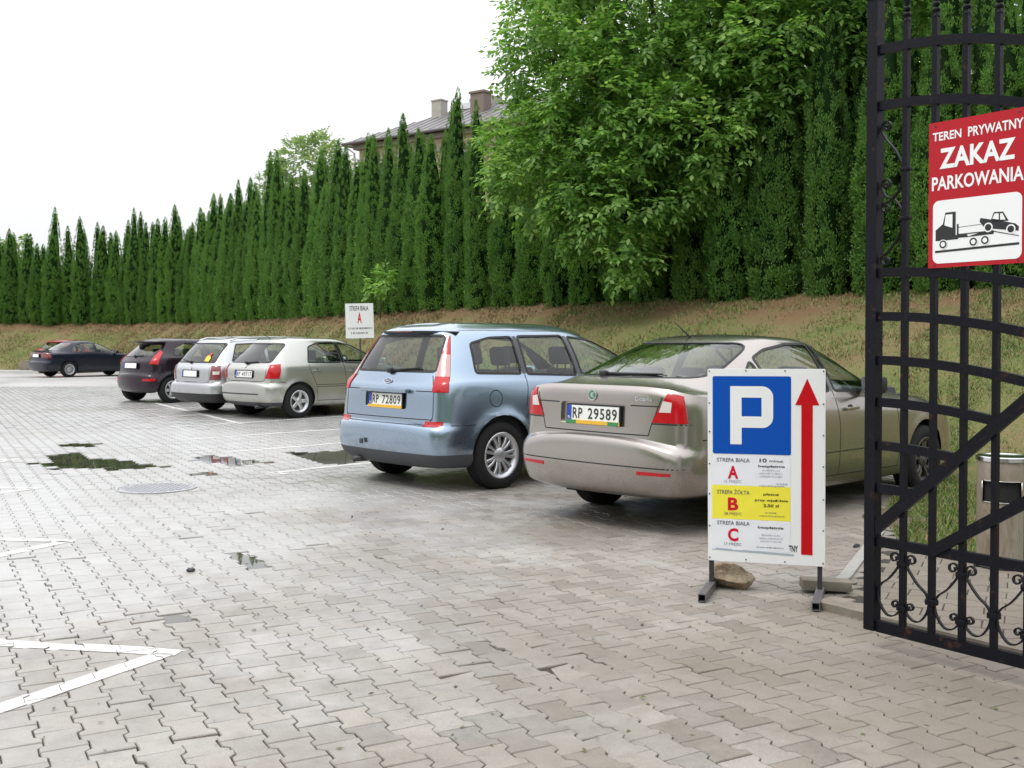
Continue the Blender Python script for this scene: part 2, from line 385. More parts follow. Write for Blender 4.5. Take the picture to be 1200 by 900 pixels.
def m_glass(name, tint, refl=1.):
    m, t, b = newmat(name); N = NT(t); t.nodes.remove(b)
    tr = N.n('BsdfTransparent'); tr.inputs[0].default_value = tuple(tint) + (1,)
    gl = N.n('BsdfGlossy'); gl.inputs['Roughness'].default_value = .01; gl.inputs[0].default_value = (1, 1, 1, 1)
    g = N.n('NewGeometry'); dt = N.n('VectorMath', operation='DOT_PRODUCT'); N.l(g.outputs['Incoming'], dt.inputs[0]); N.l(g.outputs['Normal'], dt.inputs[1])
    k = N.math('MULTIPLY', N.math('ADD', .045, N.math('MULTIPLY', N.math('POWER', N.math('SUBTRACT', 1., N.math('ABSOLUTE', dt.outputs['Value'])), 5.), .95)), 1.7 * refl); ms = N.n('MixShader'); N.l(k, ms.inputs[0])
    N.l(tr.outputs[0], ms.inputs[1]); N.l(gl.outputs[0], ms.inputs[2]); N.l(ms.outputs[0], t.nodes['Material Output'].inputs[0])
m_glass('car_glass', (.86, .93, .89), .8); m_glass('car_glass_dark', (.55, .60, .58), .8)
def m_lettering_paint(): pass
# ------------------------------------------------------------------ car building
def interp(tab, x):
    return float(np.interp(x, [p[0] for p in tab], [p[1] for p in tab]))
def row_curve(r, nA=6, nB=18):
    """one longitudinal feature line of the shell, from the rear centre round to the front centre"""
    w, xr, xf = r['w'], r['xr'], r['xf']; wr = r.get('wr', w * .97); wf = r.get('wf', w * .95)
    rc, rb = r.get('rc', .16), r.get('rb', .06); fc, fb = r.get('fc', .2), r.get('fb', .14)
    def end(x0, s, ww, c, bulge):
        pts = [(x0 + s * bulge * (k / 5.) ** 2, (ww - c) * k / 5.) for k in range(6)]
        x1 = x0 + s * bulge
        for k in range(1, 7):
            a = R(90 * k / 6.); pts.append((x1 + s * c * 1.15 * (1 - math.cos(a)), ww - c + c * math.sin(a)))
        return pts
    A = end(xr, 1, wr, rc, rb); B = end(xf, -1, wf, fc, fb)
    xa, xb = A[-1][0], B[-1][0]
    # quadratic side through wr, w, wf
    side = []
    for k in range(41):
        u = k / 40.; x = xa + (xb - xa) * u
        y = wr * (1 - u) * (1 - 2 * u) + 4 * w * u * (1 - u) + wf * u * (2 * u - 1) if False else None
        e = 2 * u - 1; y = w - (w - wr) * max(0, -e) ** 2.4 - (w - wf) * max(0, e) ** 2.4
        side.append((x, y))
    def resamp(P, n):
        P = np.array(P); d = np.r_[0, np.cumsum(np.hypot(*np.diff(P, axis=0).T))]; t = np.linspace(0, d[-1], n)
        return list(zip(np.interp(t, d, P[:, 0]), np.interp(t, d, P[:, 1])))
    a = resamp(A, nA + 1); s = resamp(side, nB + 1); b = resamp(B[::-1], nA + 1)
    P = a[:-1] + s + b[1:]
    out = []
    for i, (x, y) in enumerate(P):
        zs = interp(r['zs'], x) if isinstance(r['zs'], list) else r['zs']
        if i < nA: q = (y / wr) ** r.get('pr', 3); z = r['zr'] + (zs - r['zr']) * q
        elif i > nA + nB: q = (y / wf) ** r.get('pf', 3); z = r['zf'] + (zs - r['zf']) * q
        else: z = zs
        out.append((x, y, z))
    return out
def shell_mesh(rows, sharp=()):
    G = [row_curve(r) for r in rows]; nr = len(G); nc = len(G[0])
    bm = bmesh.new(); vs = []
    for g in G:
        L = []
        for i, p in enumerate(g): L.append(bm.verts.new((p[0], p[1], p[2])))
        Rr = [L[0]] + [bm.verts.new((p[0], -p[1], p[2])) for p in g[1:-1]] + [L[-1]]
        vs.append((L, Rr))
    cl = bm.edges.layers.float.new('crease_edge')
    for j in range(nr - 1):
        for i in range(nc - 1):
            a, b = vs[j], vs[j + 1]
            bm.faces.new((a[0][i], b[0][i], b[0][i + 1], a[0][i + 1]))
            bm.faces.new((a[1][i], a[1][i + 1], b[1][i + 1], b[1][i]))
    # roof cap
    a = vs[-1]; n = nc
    for i in range(0, nc - 1):
        q = [a[0][i], a[1][i], a[1][i + 1], a[0][i + 1]]
        q = list(dict.fromkeys(q))
        if len(q) > 2: bm.faces.new(q)
    for j, c in sharp:
        for L in vs[j]:
            for i in range(nc - 1):
                e = bm.edges.get((L[i], L[i + 1]))
                if e: e[cl] = c
    bmesh.ops.recalc_face_normals(bm, faces=list(bm.faces))
    me = bpy.data.meshes.new('cage'); bm.to_mesh(me); bm.free()
    o = bpy.data.objects.new('cage', me); COL.objects.link(o)
    md = o.modifiers.new('s', 'SUBSURF'); md.levels = md.render_levels = 2
    dg = bpy.context.evaluated_depsgraph_get(); dg.update()
    me2 = bpy.data.meshes.new_from_object(o.evaluated_get(dg)); bpy.data.objects.remove(o); bpy.data.meshes.remove(me)
    return me2
def convex(P):
    P = sorted({(round(p.x, 5), round(p.y, 5)) for p in P})
    def half(Q):
        h = []
        for q in Q:
            while len(h) > 1 and (h[-1][0] - h[-2][0]) * (q[1] - h[-2][1]) - (h[-1][1] - h[-2][1]) * (q[0] - h[-2][0]) <= 0: h.pop()
            h.append(q)
        return h
    a, b = half(P), half(P[::-1]); return [Vector(q) for q in a[:-1] + b[:-1]]
class Shell:
    def __init__(s, me):
        s.bm = bmesh.new(); s.bm.from_mesh(me); bpy.data.meshes.remove(me)
        s.bm.faces.ensure_lookup_table(); s.refresh()
    def refresh(s):
        s.bm.normal_update(); s.bvh = BVHTree.FromBMesh(s.bm)
    # projection directions: 'R' right side (y<0), 'L' left side, 'B' back, 'F' front, 'CR'/'CL' rear corners
    AX = {'R': (Vector((1, 0, 0)), Vector((0, 1, 0))), 'L': (Vector((1, 0, 0)), Vector((0, -1, 0))),
          'B': (Vector((0, -1, 0)), Vector((1, 0, 0))), 'F': (Vector((0, -1, 0)), Vector((-1, 0, 0)))}
    c = math.sqrt(.5)
    AX['CR'] = (Vector((c, -c, 0)), Vector((c, c, 0))); AX['CL'] = (Vector((c, c, 0)), Vector((c, -c, 0)))
    def hit(s, ax, q, z, bvh=None):
        t, d = s.AX[ax]; o = t * q + Vector((0, 0, z)) - d * 8
        if ax in ('R', 'L', 'B', 'F'): pass
        h = (bvh or s.bvh).ray_cast(o, d)
        return h if h[0] is not None else None
    def q_of(s, ax, spec):
        """corner coordinates from a point given on the back ('b', y, z) or on the side ('s', x, z); y measured outward"""
        if ax not in ('CR', 'CL'): return spec
        k, v, z = spec; sg = -1 if ax == 'CR' else 1
        if k == 'b': h = s.hit('B', -sg * v, z)
        else: h = s.hit('R' if ax == 'CR' else 'L', v, z)
        p = h[0]; t, d = s.AX[ax]; return (p.dot(t), z)
    def cut(s, ax, poly, depth=None):
        """cut a convex outline out of the shell; returns the removed faces as (verts, faces, normals)"""
        t, d = s.AX[ax]; poly = [Vector(p) for p in poly]
        if ax in ('CR', 'CL') or len(poly) < 9: poly = convex(poly)
        area = sum(poly[i].x * poly[(i + 1) % len(poly)].y - poly[(i + 1) % len(poly)].x * poly[i].y for i in range(len(poly)))
        if area < 0: poly = poly[::-1]
        pr = lambda co: Vector((co.dot(t), co.z))
        x0, x1 = min(p.x for p in poly), max(p.x for p in poly); z0, z1 = min(p.y for p in poly), max(p.y for p in poly)
        F = []
        for f in s.bm.faces:
            if f.normal.dot(d) > -.08: continue
            cc = f.calc_center_median()
            if ax == 'R' and cc.y > -.2 or ax == 'L' and cc.y < .2: continue
            if ax == 'CR' and cc.y > -.1 or ax == 'CL' and cc.y < .1: continue
            if depth and cc.x > depth: continue
            P = [pr(v.co) for v in f.verts]
            if max(p.x for p in P) < x0 or min(p.x for p in P) > x1 or max(p.y for p in P) < z0 or min(p.y for p in P) > z1: continue
            F.append(f)
        F = set(F)
        for i in range(len(poly)):
            a, b = poly[i], poly[(i + 1) % len(poly)]; e = b - a; n2 = Vector((e.y, -e.x))   # outward (ccw)
            if n2.length < 1e-9: continue
            n2.normalize(); n3 = t * n2.x + Vector((0, 0, n2.y)); co = t * a.x + Vector((0, 0, a.y))
            geom = set(F)
            for f in F: geom.update(f.edges); geom.update(f.verts)
            r = bmesh.ops.bisect_plane(s.bm, geom=list(geom), plane_co=co, plane_no=n3, dist=1e-5)
            newf = set(g for g in r['geom'] if isinstance(g, bmesh.types.BMFace)) | set(f for f in F if f.is_valid)
            F = set(f for f in newf if f.is_valid and (f.calc_center_median() - co).dot(n3) < 0)
        s.bm.normal_update()
        V = {}; out = []; nrm = []
        for f in F:
            idx = []
            for v in f.verts:
                if v not in V: V[v] = len(V); out.append(v.co.copy()); nrm.append(v.normal.copy())
                idx.append(V[v])
            f.tag = True; nrm[idx[0]] = nrm[idx[0]]
            hull_faces.append(tuple(idx))
        faces = list(hull_faces); hull_faces.clear()
        bmesh.ops.delete(s.bm, geom=list(F), context='FACES')
        return out, faces, nrm
hull_faces = []
def panel(name, cut, mat, parent, off=0., skirt=.02, smooth=True):
    """a piece cut from the shell, moved along the normals, with a turned-in rim so that it has thickness"""
    V, F, Nn = cut
    if not F: print('EMPTY panel', name); return None
    V = [v + n * off for v, n in zip(V, Nn)]
    cnt = {}
    for f in F:
        for i in range(len(f)): e = (f[i], f[(i + 1) % len(f)]); cnt[e] = 1
    bord = [e for e in cnt if (e[1], e[0]) not in cnt]
    F = list(F); V2 = list(V); mp = {}
    for a, b in bord:
        for k in (a, b):
            if k not in mp: mp[k] = len(V2); V2.append(V[k] - Nn[k] * skirt)
        F.append((b, a, mp[a], mp[b]))
    me = mesh(name, V2, F, mat, smooth=smooth, angle=40)
    return link(name, me, parent)
def merge_cuts(cs):
    V = []; F = []; Nn = []
    for v, f, n in cs:
        k = len(V); V += v; Nn += n; F += [tuple(i + k for i in g) for g in f]
    return V, F, Nn
def ribbon(mb, sh, ax, pts, w=.006, off=.0012, closed=False, step=.03, bvh=None):
    """thin strip that follows the shell along a polyline given in a projection"""
    t, d = sh.AX[ax]; P = list(pts) + ([pts[0]] if closed else []); Q = []
    for a, b in zip(P[:-1], P[1:]):
        n = max(1, int(math.hypot(b[0] - a[0], b[1] - a[1]) / step))
        for k in range(n): Q.append((a[0] + (b[0] - a[0]) * k / n, a[1] + (b[1] - a[1]) * k / n))
    Q.append(P[-1]); L = []
    for q in Q:
        h = sh.hit(ax, q[0], q[1], bvh)
        if h: L.append((h[0], h[1] if h[1].dot(d) < 0 else -h[1]))
    if len(L) < 2: return
    V = []; F = []
    for i, (p, n) in enumerate(L):
        tt = (L[min(i + 1, len(L) - 1)][0] - L[max(i - 1, 0)][0])
        if closed and i in (0, len(L) - 1): tt = L[1][0] - L[-2][0]
        if tt.length < 1e-6: tt = Vector((0, 0, 1))
        s = tt.cross(n).normalized() * w / 2
        V += [p + s + n * off, p - s + n * off, p - s - n * .004, p + s - n * .004]
    for i in range(len(L) - 1):
        a, b = 4 * i, 4 * i + 4
        for k in range(4): F.append((a + k, a + (k + 1) % 4, b + (k + 1) % 4, b + k))
    mb.add(V, F)
def rounded(poly, r=.04, n=4):
    """round the corners of a convex polygon; an entry may carry its own radius as a third value"""
    out = []; m = len(poly)
    for i in range(m):
        p = Vector(poly[i][:2]); a = Vector(poly[i - 1][:2]); b = Vector(poly[(i + 1) % m][:2])
        rr = poly[i][2] if len(poly[i]) > 2 else r
        da, db = (a - p), (b - p); k = min(rr, da.length * .45, db.length * .45)
        if k < .002: out.append(tuple(p)); continue
        p0, p1 = p + da.normalized() * k, p + db.normalized() * k
        for j in range(n + 1):
            u = j / n; out.append(tuple((1 - u) ** 2 * p0 + 2 * u * (1 - u) * p + u * u * p1))
    return out
def wheel_parts(Rt, width, rim_r, style, n_sp, rim_mat):
    """meshes of one wheel, axle along local y, outer face toward -y"""
    h = width / 2; t = MB()
    prof = [(rim_r - .012, -h + .02), (rim_r + .004, -h + .004), (rim_r + .03, -h - .004), (Rt - .045, -h - .002), (Rt - .018, -h + .012), (Rt - .004, -h + .03)]
    tread = []
    ng = 5
    for k in range(ng + 1):
        y = -h + .03 + (width - .06) * k / ng; tread += [(Rt, y - .001)]
        if k < ng and k > 0: tread += [(Rt - .008, y + .001), (Rt - .008, y + .006), (Rt, y + .008)]
    prof += tread + [(Rt - .004, h - .03 + .001), (Rt - .018, h - .012), (Rt - .045, h + .002), (rim_r + .01, h), (rim_r - .012, h - .02)]
    t.lathe(prof, 48, axis='Y'); tyre = mesh('wheel', t.V, t.F, M['rubber'], angle=35)
    r = MB()
    r.lathe([(rim_r - .02, h - .01), (rim_r - .03, 0), (rim_r - .045, -h + .06), (rim_r - .03, -h + .02), (rim_r - .012, -h + .004), (rim_r, -h + .0), (rim_r + .006, -h + .004), (rim_r + .004, -h + .02)], 48, axis='Y')
    yf = -h + .012
    def spoke(a, r0, r1, w0, w1, dish):
        ca, sa = math.cos(a), math.sin(a); P = []
        for (rr, ww, yy) in ((r0, w0, yf + dish), ((r0 + r1) / 2, (w0 + w1) / 2, yf + dish * .25), (r1, w1, yf + .012)):
            for (s, y) in ((-1, yy + .006), (-.65, yy), (.65, yy), (1, yy + .006), (1, yy + .03), (-1, yy + .03)):
                P.append((rr * ca - s * ww * sa, y, rr * sa + s * ww * ca))
        F = []
        for i in range(2):
            for k in range(6): F.append((i * 6 + k, i * 6 + (k + 1) % 6, i * 6 + 6 + (k + 1) % 6, i * 6 + 6 + k))
        r.add(P, F)
    for k in range(n_sp):
        a = 2 * math.pi * k / n_sp + .3
        if style == 'double':
            spoke(a - .17, .045, rim_r - .02, .012, .017, .03); spoke(a + .17, .045, rim_r - .02, .012, .017, .03)
        elif style == 'wide': spoke(a, .03, rim_r - .02, .034, .030, .02)
        elif style == 'thin': spoke(a, .05, rim_r - .02, .012, .015, .012)
    r.lathe([(.075, yf + .035), (.07, yf + .02), (.05, yf + .008), (.032, yf + .004), (.03, yf - .002), (.001, yf - .003)], 20, axis='Y')
    if style == 'thin': r.lathe([(.10, yf + .03), (.095, yf + .012), (.06, yf + .004)], 24, axis='Y')
    rim = mesh('rim', r.V, r.F, M[rim_mat], angle=35)
    d = MB(); d.lathe([(.001, -h + .07), (rim_r - .05, -h + .07), (rim_r - .05, -h + .085), (rim_r - .03, -h + .09), (rim_r - .03, h - .03), (.001, h - .03)], 24, axis='Y')
    disc = mesh('brake_disc', d.V, d.F, M['brake_disc'], angle=35)
    return tyre, rim, disc
def add_wheels(root, P):
    tyre, rim, disc = wheel_parts(P['Rt'], P.get('tw', .2), P['rim'], P['wstyle'], P['nsp'], P.get('wmat', 'alloy'))
    for x in P['axles']:
        for sg in (-1, 1):
            w = link('wheel', tyre, root, (x, sg * (P['track'] / 2), P['Rt'] - .004), 0 if sg < 0 else math.pi)
            w.rotation_euler[1] = .35 * x
            link('rim', rim, w); link('brake_disc', disc, w)
def seat_mb(x, y, z, hr=True, w=.48, bz=.60):
    m = MB(); m.box((x + .26, y, z + .08), (.5, w, .16), bev=.05)
    m.box((x - .02, y, z + .08 + bz / 2), (.13, w * .94, bz), rot=Matrix.Rotation(R(-14), 3, 'Y'), bev=.05)
    if hr:
        m.box((x - .155, y, z + bz + .21), (.09, w * .56, .19), rot=Matrix.Rotation(R(-10), 3, 'Y'), bev=.04)
        for s in (-.06, .06): m.box((x - .13, y + s, z + bz + .10), (.012, .012, .12))
    return m
def plate(root, sh, y, z, txt, xo, tilt=0, frame='black_trim', bottom=None, w=.52, h=.114, name='number_plate'):
    """number plate on the back of the car; xo = distance of its face behind the rear surface"""
    hh = sh.hit('B', y, z); x0 = (hh[0].x if hh else 0) - xo
    ct, st = math.cos(R(tilt)), math.sin(R(tilt))
    fr = lambda a, b, c: Vector((x0 + b * st - c * ct, -y - a, z + b * ct + c * st))
    m = MB(); m.prism(rrect(-w / 2 - .012, -h / 2 - .016 - (.0 if not bottom else .012), w / 2 + .012, h / 2 + .012, .01), .012, fr)
    o = m.build(name, M[frame], root)
    MB().prism(rrect(-w / 2, -h / 2, w / 2, h / 2, .006), .004, lambda a, b, c: fr(a, b, c + .012)).build('plate_face', M['plate_white'], o)
    MB().prism([(-w / 2, -h / 2), (-w / 2 + .045, -h / 2), (-w / 2 + .045, h / 2), (-w / 2, h / 2)], .001, lambda a, b, c: fr(a, b, c + .0165)).build('blue_band', M['plate_blue'], o)
    if bottom:
        mb = MB(); mb.prism([(-w / 2 - .01, -h / 2 - .024), (w / 2 + .01, -h / 2 - .024), (w / 2 + .01, -h / 2 + .004), (-w / 2 - .01, -h / 2 + .004)], .003, lambda a, b, c: fr(a, b, c + .0165))
        mb.build('dealer_strip', M[bottom], o)
    if txt:
        a, b = txt.split(' ')
        fit_text('lettering', a, -w / 2 + .058, -w / 2 + .158, 0, .080, M['ink_black'], o, fr, .0185, bold=.012, spacing=1.1)
        fit_text('lettering', b, -w / 2 + .215, w / 2 - .016, 0, .080, M['ink_black'], o, fr, .0185, bold=.012, spacing=1.15)
        text_on('lettering', 'PL', .026, M['plate_white'], o, lambda x, yy, c: fr(x, yy, c + .018), -w / 2 + .022, -.035, bold=.0005)
    return o, fr
def build_car(P):
    """returns the car's root; local x forward from the rear bumper, y left, z up"""
    root = empty(P['name'], label=P['label'], cat=P.get('cat', 'car'), group=None)
    me = shell_mesh(P['rows'], P.get('sharp', ()))
    # wheel-arch flares
    for x in P['axles']:
        for v in me.vertices:
            c = v.co
            if abs(c.y) > .6 and c.z < .95:
                r = math.hypot(c.x - x, c.z - P['Rt']); k = math.exp(-((r - P['Ra']) / .055) ** 2)
                c.y += math.copysign(P.get('flare', .012) * k, c.y)
    sh = Shell(me); full = sh.bvh
    trim = MB(); seam = MB(); paint = M[P['paint']]
    body_parts = []
    # side glass
    for sd in ('R', 'L'):
        for wpoly in P['side_win']:
            mt = M[P.get('glass', 'car_glass')]
            poly = rounded(wpoly, .035)
            c = sh.cut(sd, poly); panel('side_window', c, mt, root, -.006, .0)
            ribbon(trim, sh, sd, poly, P.get('rubber', .022), .003, True, bvh=full)
        if 'pillar' in P:
            for poly in P['pillar']:
                c = sh.cut(sd, poly); panel('pillar_trim', c, M['gloss_black'], root, .0005, .02)
    rw = rounded(P['rear_win'], P.get('rw_round', .07), 5)
    c = sh.cut('B', rw); panel('rear_window', c, M[P.get('rear_glass', P.get('glass', 'car_glass'))], root, -.004, 0)
    ribbon(trim, sh, 'B', rw, P.get('rw_frame', .024), .002, True, bvh=full)
    if 'windscreen' in P:
        ws = rounded(P['windscreen'], .09, 5); c = sh.cut('F', ws); panel('windscreen', c, M['car_glass'], root, -.004, 0)
        ribbon(trim, sh, 'F', ws, .03, .002, True, bvh=full)
    # rear corner lamps: list of (material, [points], offset)
    for sd in ('CR', 'CL'):
        first = None
        for lp in P['lamps']:
            mt, pts = lp[0], lp[1]; off = lp[2] if len(lp) > 2 else .006
            poly = [sh.q_of(sd, p) for p in pts] if first is None or True else None
            c = sh.cut(sd, poly, 1.3)
            o = panel('tail_lamp' if first is None else 'lamp_lens', c, M[mt], root if first is None else first, off, .02 + off)
            if first is None: first = o
            ribbon(seam, sh, sd, poly, .006, .001, True, bvh=full)
    # flat regions cut from the shell in other materials
    for (nm, ax, mt, poly, off) in P.get('regions', []):
        for a in (('R', 'L') if ax == 'S' else ('CR', 'CL') if ax == 'C' else (ax,)):
            pl = [sh.q_of(a, p) for p in poly] if ax == 'C' else poly
            c = sh.cut(a, pl, {'B': .75}.get(a)); panel(nm, c, M[mt], root, off, .02 + max(off, 0))
    if 'recess' in P:
        c = sh.cut('B', rounded(P['recess'], .03)); panel('plate_recess', c, paint, root, -.024, -.0245)
    # wheel openings
    for x in P['axles']:
        for sd in ('R', 'L'):
            sh.cut(sd, circ(x, P['Rt'] + .01, P['Ra'], 28))
    # seams
    for ax, pts, closed in P.get('seams', []):
        for a in (('R', 'L') if ax == 'S' else ('CR', 'CL') if ax == 'C' else (ax,)):
            pl = [sh.q_of(a, p) for p in pts] if ax == 'C' else pts
            ribbon(seam, sh, a, pl, P.get('seam_w', .009), .0006, closed, bvh=full)
    # body mesh
    sh.bm.normal_update(); me = bmmesh('body', sh.bm, [paint], angle=P.get('auto', 32)); body = link('body', me, root)
    trim.build('window_rubber', M['black_trim'], root, angle=30)
    seam.build('shut_lines', M['seam_dark'], root)
    # underside, arches
    L = P['L']; u = MB(); Wd = P['W'] / 2
    xs = [.25] + sum([[a - P['Ra'] - .02, a - P['Ra'] - .02, a + P['Ra'] + .02, a + P['Ra'] + .02] for a in P['axles']], []) + [L - .3]
    u.box((L / 2, 0, .30), (L - 1.1, 2 * (Wd - .30), .14), bev=.03)
    for k in range(0, len(xs), 1): pass
    for a, b in ((.22, P['axles'][0] - P['Ra']), (P['axles'][0] + P['Ra'], P['axles'][1] - P['Ra']), (P['axles'][1] + P['Ra'], L - .3)):
        u.box(((a + b) / 2, 0, .29 if a > .3 else P.get('low', .25) + .16), (max(.05, b - a), 2 * (Wd - (.12 if a > .3 and b < L - .4 else .24)), .12), bev=.02)
    for x in P['axles']:
        for sg in (-1, 1):
            n = 14; V = []; F = []; yo = Wd - .055
            for k in range(n + 1):
                th = R(-4 + 188 * k / n); c_, s_ = math.cos(th) * (P['Ra'] + .012), math.sin(th) * (P['Ra'] + .012)
                V += [(x + c_, sg * yo, P['Rt'] + .01 + s_), (x + c_, sg * (Wd - .34), P['Rt'] + .01 + s_)]
            for k in range(n): F.append((2 * k, 2 * k + 1, 2 * k + 3, 2 * k + 2))
            V.append((x, sg * (Wd - .34), P['Rt'])); cI = len(V) - 1
            for k in range(n): F.append((2 * k + 1, cI, 2 * k + 3))
            u.add(V, F)
    u.build('underbody', M['underbody'], root)
    # interior
    it = MB(); zb = P['zbelt']; x0, x1 = P['cabin']
    it.box(((x0 + x1) / 2, 0, .36), (x1 - x0, 2 * (Wd - .1), .05))
    for sg in (-1, 1): it.box(((x0 + x1) / 2, sg * (Wd - .105), (zb - .05 + .36) / 2), (x1 - x0, .03, zb - .05 - .36))
    it.box((x0 + .01, 0, (.36 + zb - .06) / 2), (.03, 2 * (Wd - .12), zb - .42))
    it.build('cabin_lining', M['interior'], root)
    if P.get('shelf'): MB().box(((P['shelf'][0] + P['shelf'][1]) / 2, 0, zb - .04), (P['shelf'][1] - P['shelf'][0], 2 * (Wd - .16), .03), bev=.01).build('parcel_shelf', M['interior'], root)
    MB().box((x1 - .25, 0, zb - .09), (.55, 2 * (Wd - .15), .22), bev=.07).build('dashboard', M['interior'], root)
    sz = P.get('seat_z', .32)
    for x, ys in ((P['seats'][0], (-.42, .0, .42)), (P['seats'][1], (-.38, .38))):
        for y in ys: seat_mb(x, y, sz, True, .42 if len(ys) == 3 else .5, P.get('seat_h', .60)).build('seat', M['interior'], root, angle=40)
    st = MB(); n = 20; cx, cz = P['seats'][1] + .62, zb - .02
    st.tube([(cx + .18 * .35 * math.sin(2 * math.pi * k / n), .38 + .18 * math.cos(2 * math.pi * k / n), cz + .17 * math.sin(2 * math.pi * k / n)) for k in range(n + 1)], .014, 6)
    st.build('steering_wheel', M['interior'], root, smooth=True)
    # door handles
    for (x, z, mt) in P.get('handles', []):
        for sd, sg in (('R', -1), ('L', 1)):
            h = sh.hit(sd, x, z, full)
            if not h: continue
            p = h[0]; m = MB()
            m.box((p.x, p.y + sg * .022, p.z), (.20, .014, .026), bev=.006); m.box((p.x - .085, p.y + sg * .010, p.z), (.03, .024, .022), bev=.004); m.box((p.x + .085, p.y + sg * .010, p.z), (.03, .024, .022), bev=.004)
            o = m.build('door_handle', M[mt], root, angle=40)
            MB().lathe([(.001, .0005), (.030, .001), (.034, .0)], 16).build('handle_recess', M['grey_trim'], o)
            r_ = o.children[0]; r_.location = (p.x, p.y + sg * .002, p.z); r_.rotation_euler = (R(90 if sg < 0 else -90), 0, 0)
    # mirrors
    for sd, sg in (('R', -1), ('L', 1)):
        x, z = P['mirror']; h = sh.hit(sd, x, z, full); y = h[0].y if h else sg * .8
        m = MB(); m.box((x + .02, y + sg * .14, z + .06), (.11, .21, .15), bev=.045); m.box((x + .03, y + sg * .03, z + .015), (.06, .09, .04), bev=.012)
        o = m.build('wing_mirror', M[P.get('mirror_mat', P['paint'])], root, angle=40)
        MB().box((x - .037, y + sg * .14, z + .06), (.004, .17, .115), bev=.001).build('mirror_glass', M['chrome'], o)
    add_wheels(root, P)
    root['_x'] = 0; del root['_x']
    return root, sh, full
def place(root, x, y, heading, ref):
    """put the local ground point ref=(lx, ly) at world (x, y); heading clockwise from +Y"""
    a = R(90 - heading); c, s = math.cos(a), math.sin(a)
    root.location = (x - (ref[0] * c - ref[1] * s), y - (ref[0] * s + ref[1] * c), 0); root.rotation_euler = (0, 0, a)
def wiper(root, sh, full, y0, z0, y1, z1, off=.02, housing=True):
    a = sh.hit('B', y0, z0, full)[0]; b = sh.hit('B', y1, z1, full)[0]
    m = MB(); a = a + Vector((-off, 0, .0)); b = b + Vector((-off, 0, 0)); c = a.lerp(b, .45)
    m.tube([a, c, b], [.014, .011, .006], 6); m.tube([a.lerp(b, .2) + Vector((.012, 0, -.012)), b + Vector((.012, 0, -.012)) + (b - a) * .05], .006, 5)
    if housing: m.box(a, (.05, .07, .05), bev=.015)
    return m.build('rear_wiper', M['black_trim'], root, smooth=True)
def badge(root, sh, full, y, z, rx, rz, mats, n=24):
    h = sh.hit('B', y, z, full); p, nn = h[0], h[1]
    if nn.x > 0: nn = -nn
    u = Vector((0, -1, 0)); v = nn.cross(u).normalized()
    if v.z < 0: v = -v
    fr = lambda a, b, c: p + u * a + v * b + nn * (c + .002)
    m = MB(); ring = [(rx * math.cos(2 * math.pi * k / n), rz * math.sin(2 * math.pi * k / n)) for k in range(n)]
    o = m.prism(ring, .008, fr).build('badge', M[mats[0]], root)
    MB().prism([(a * .84, b * .80) for a, b in ring], .0095, fr).build('badge_centre', M[mats[1]], o)
    return o, fr
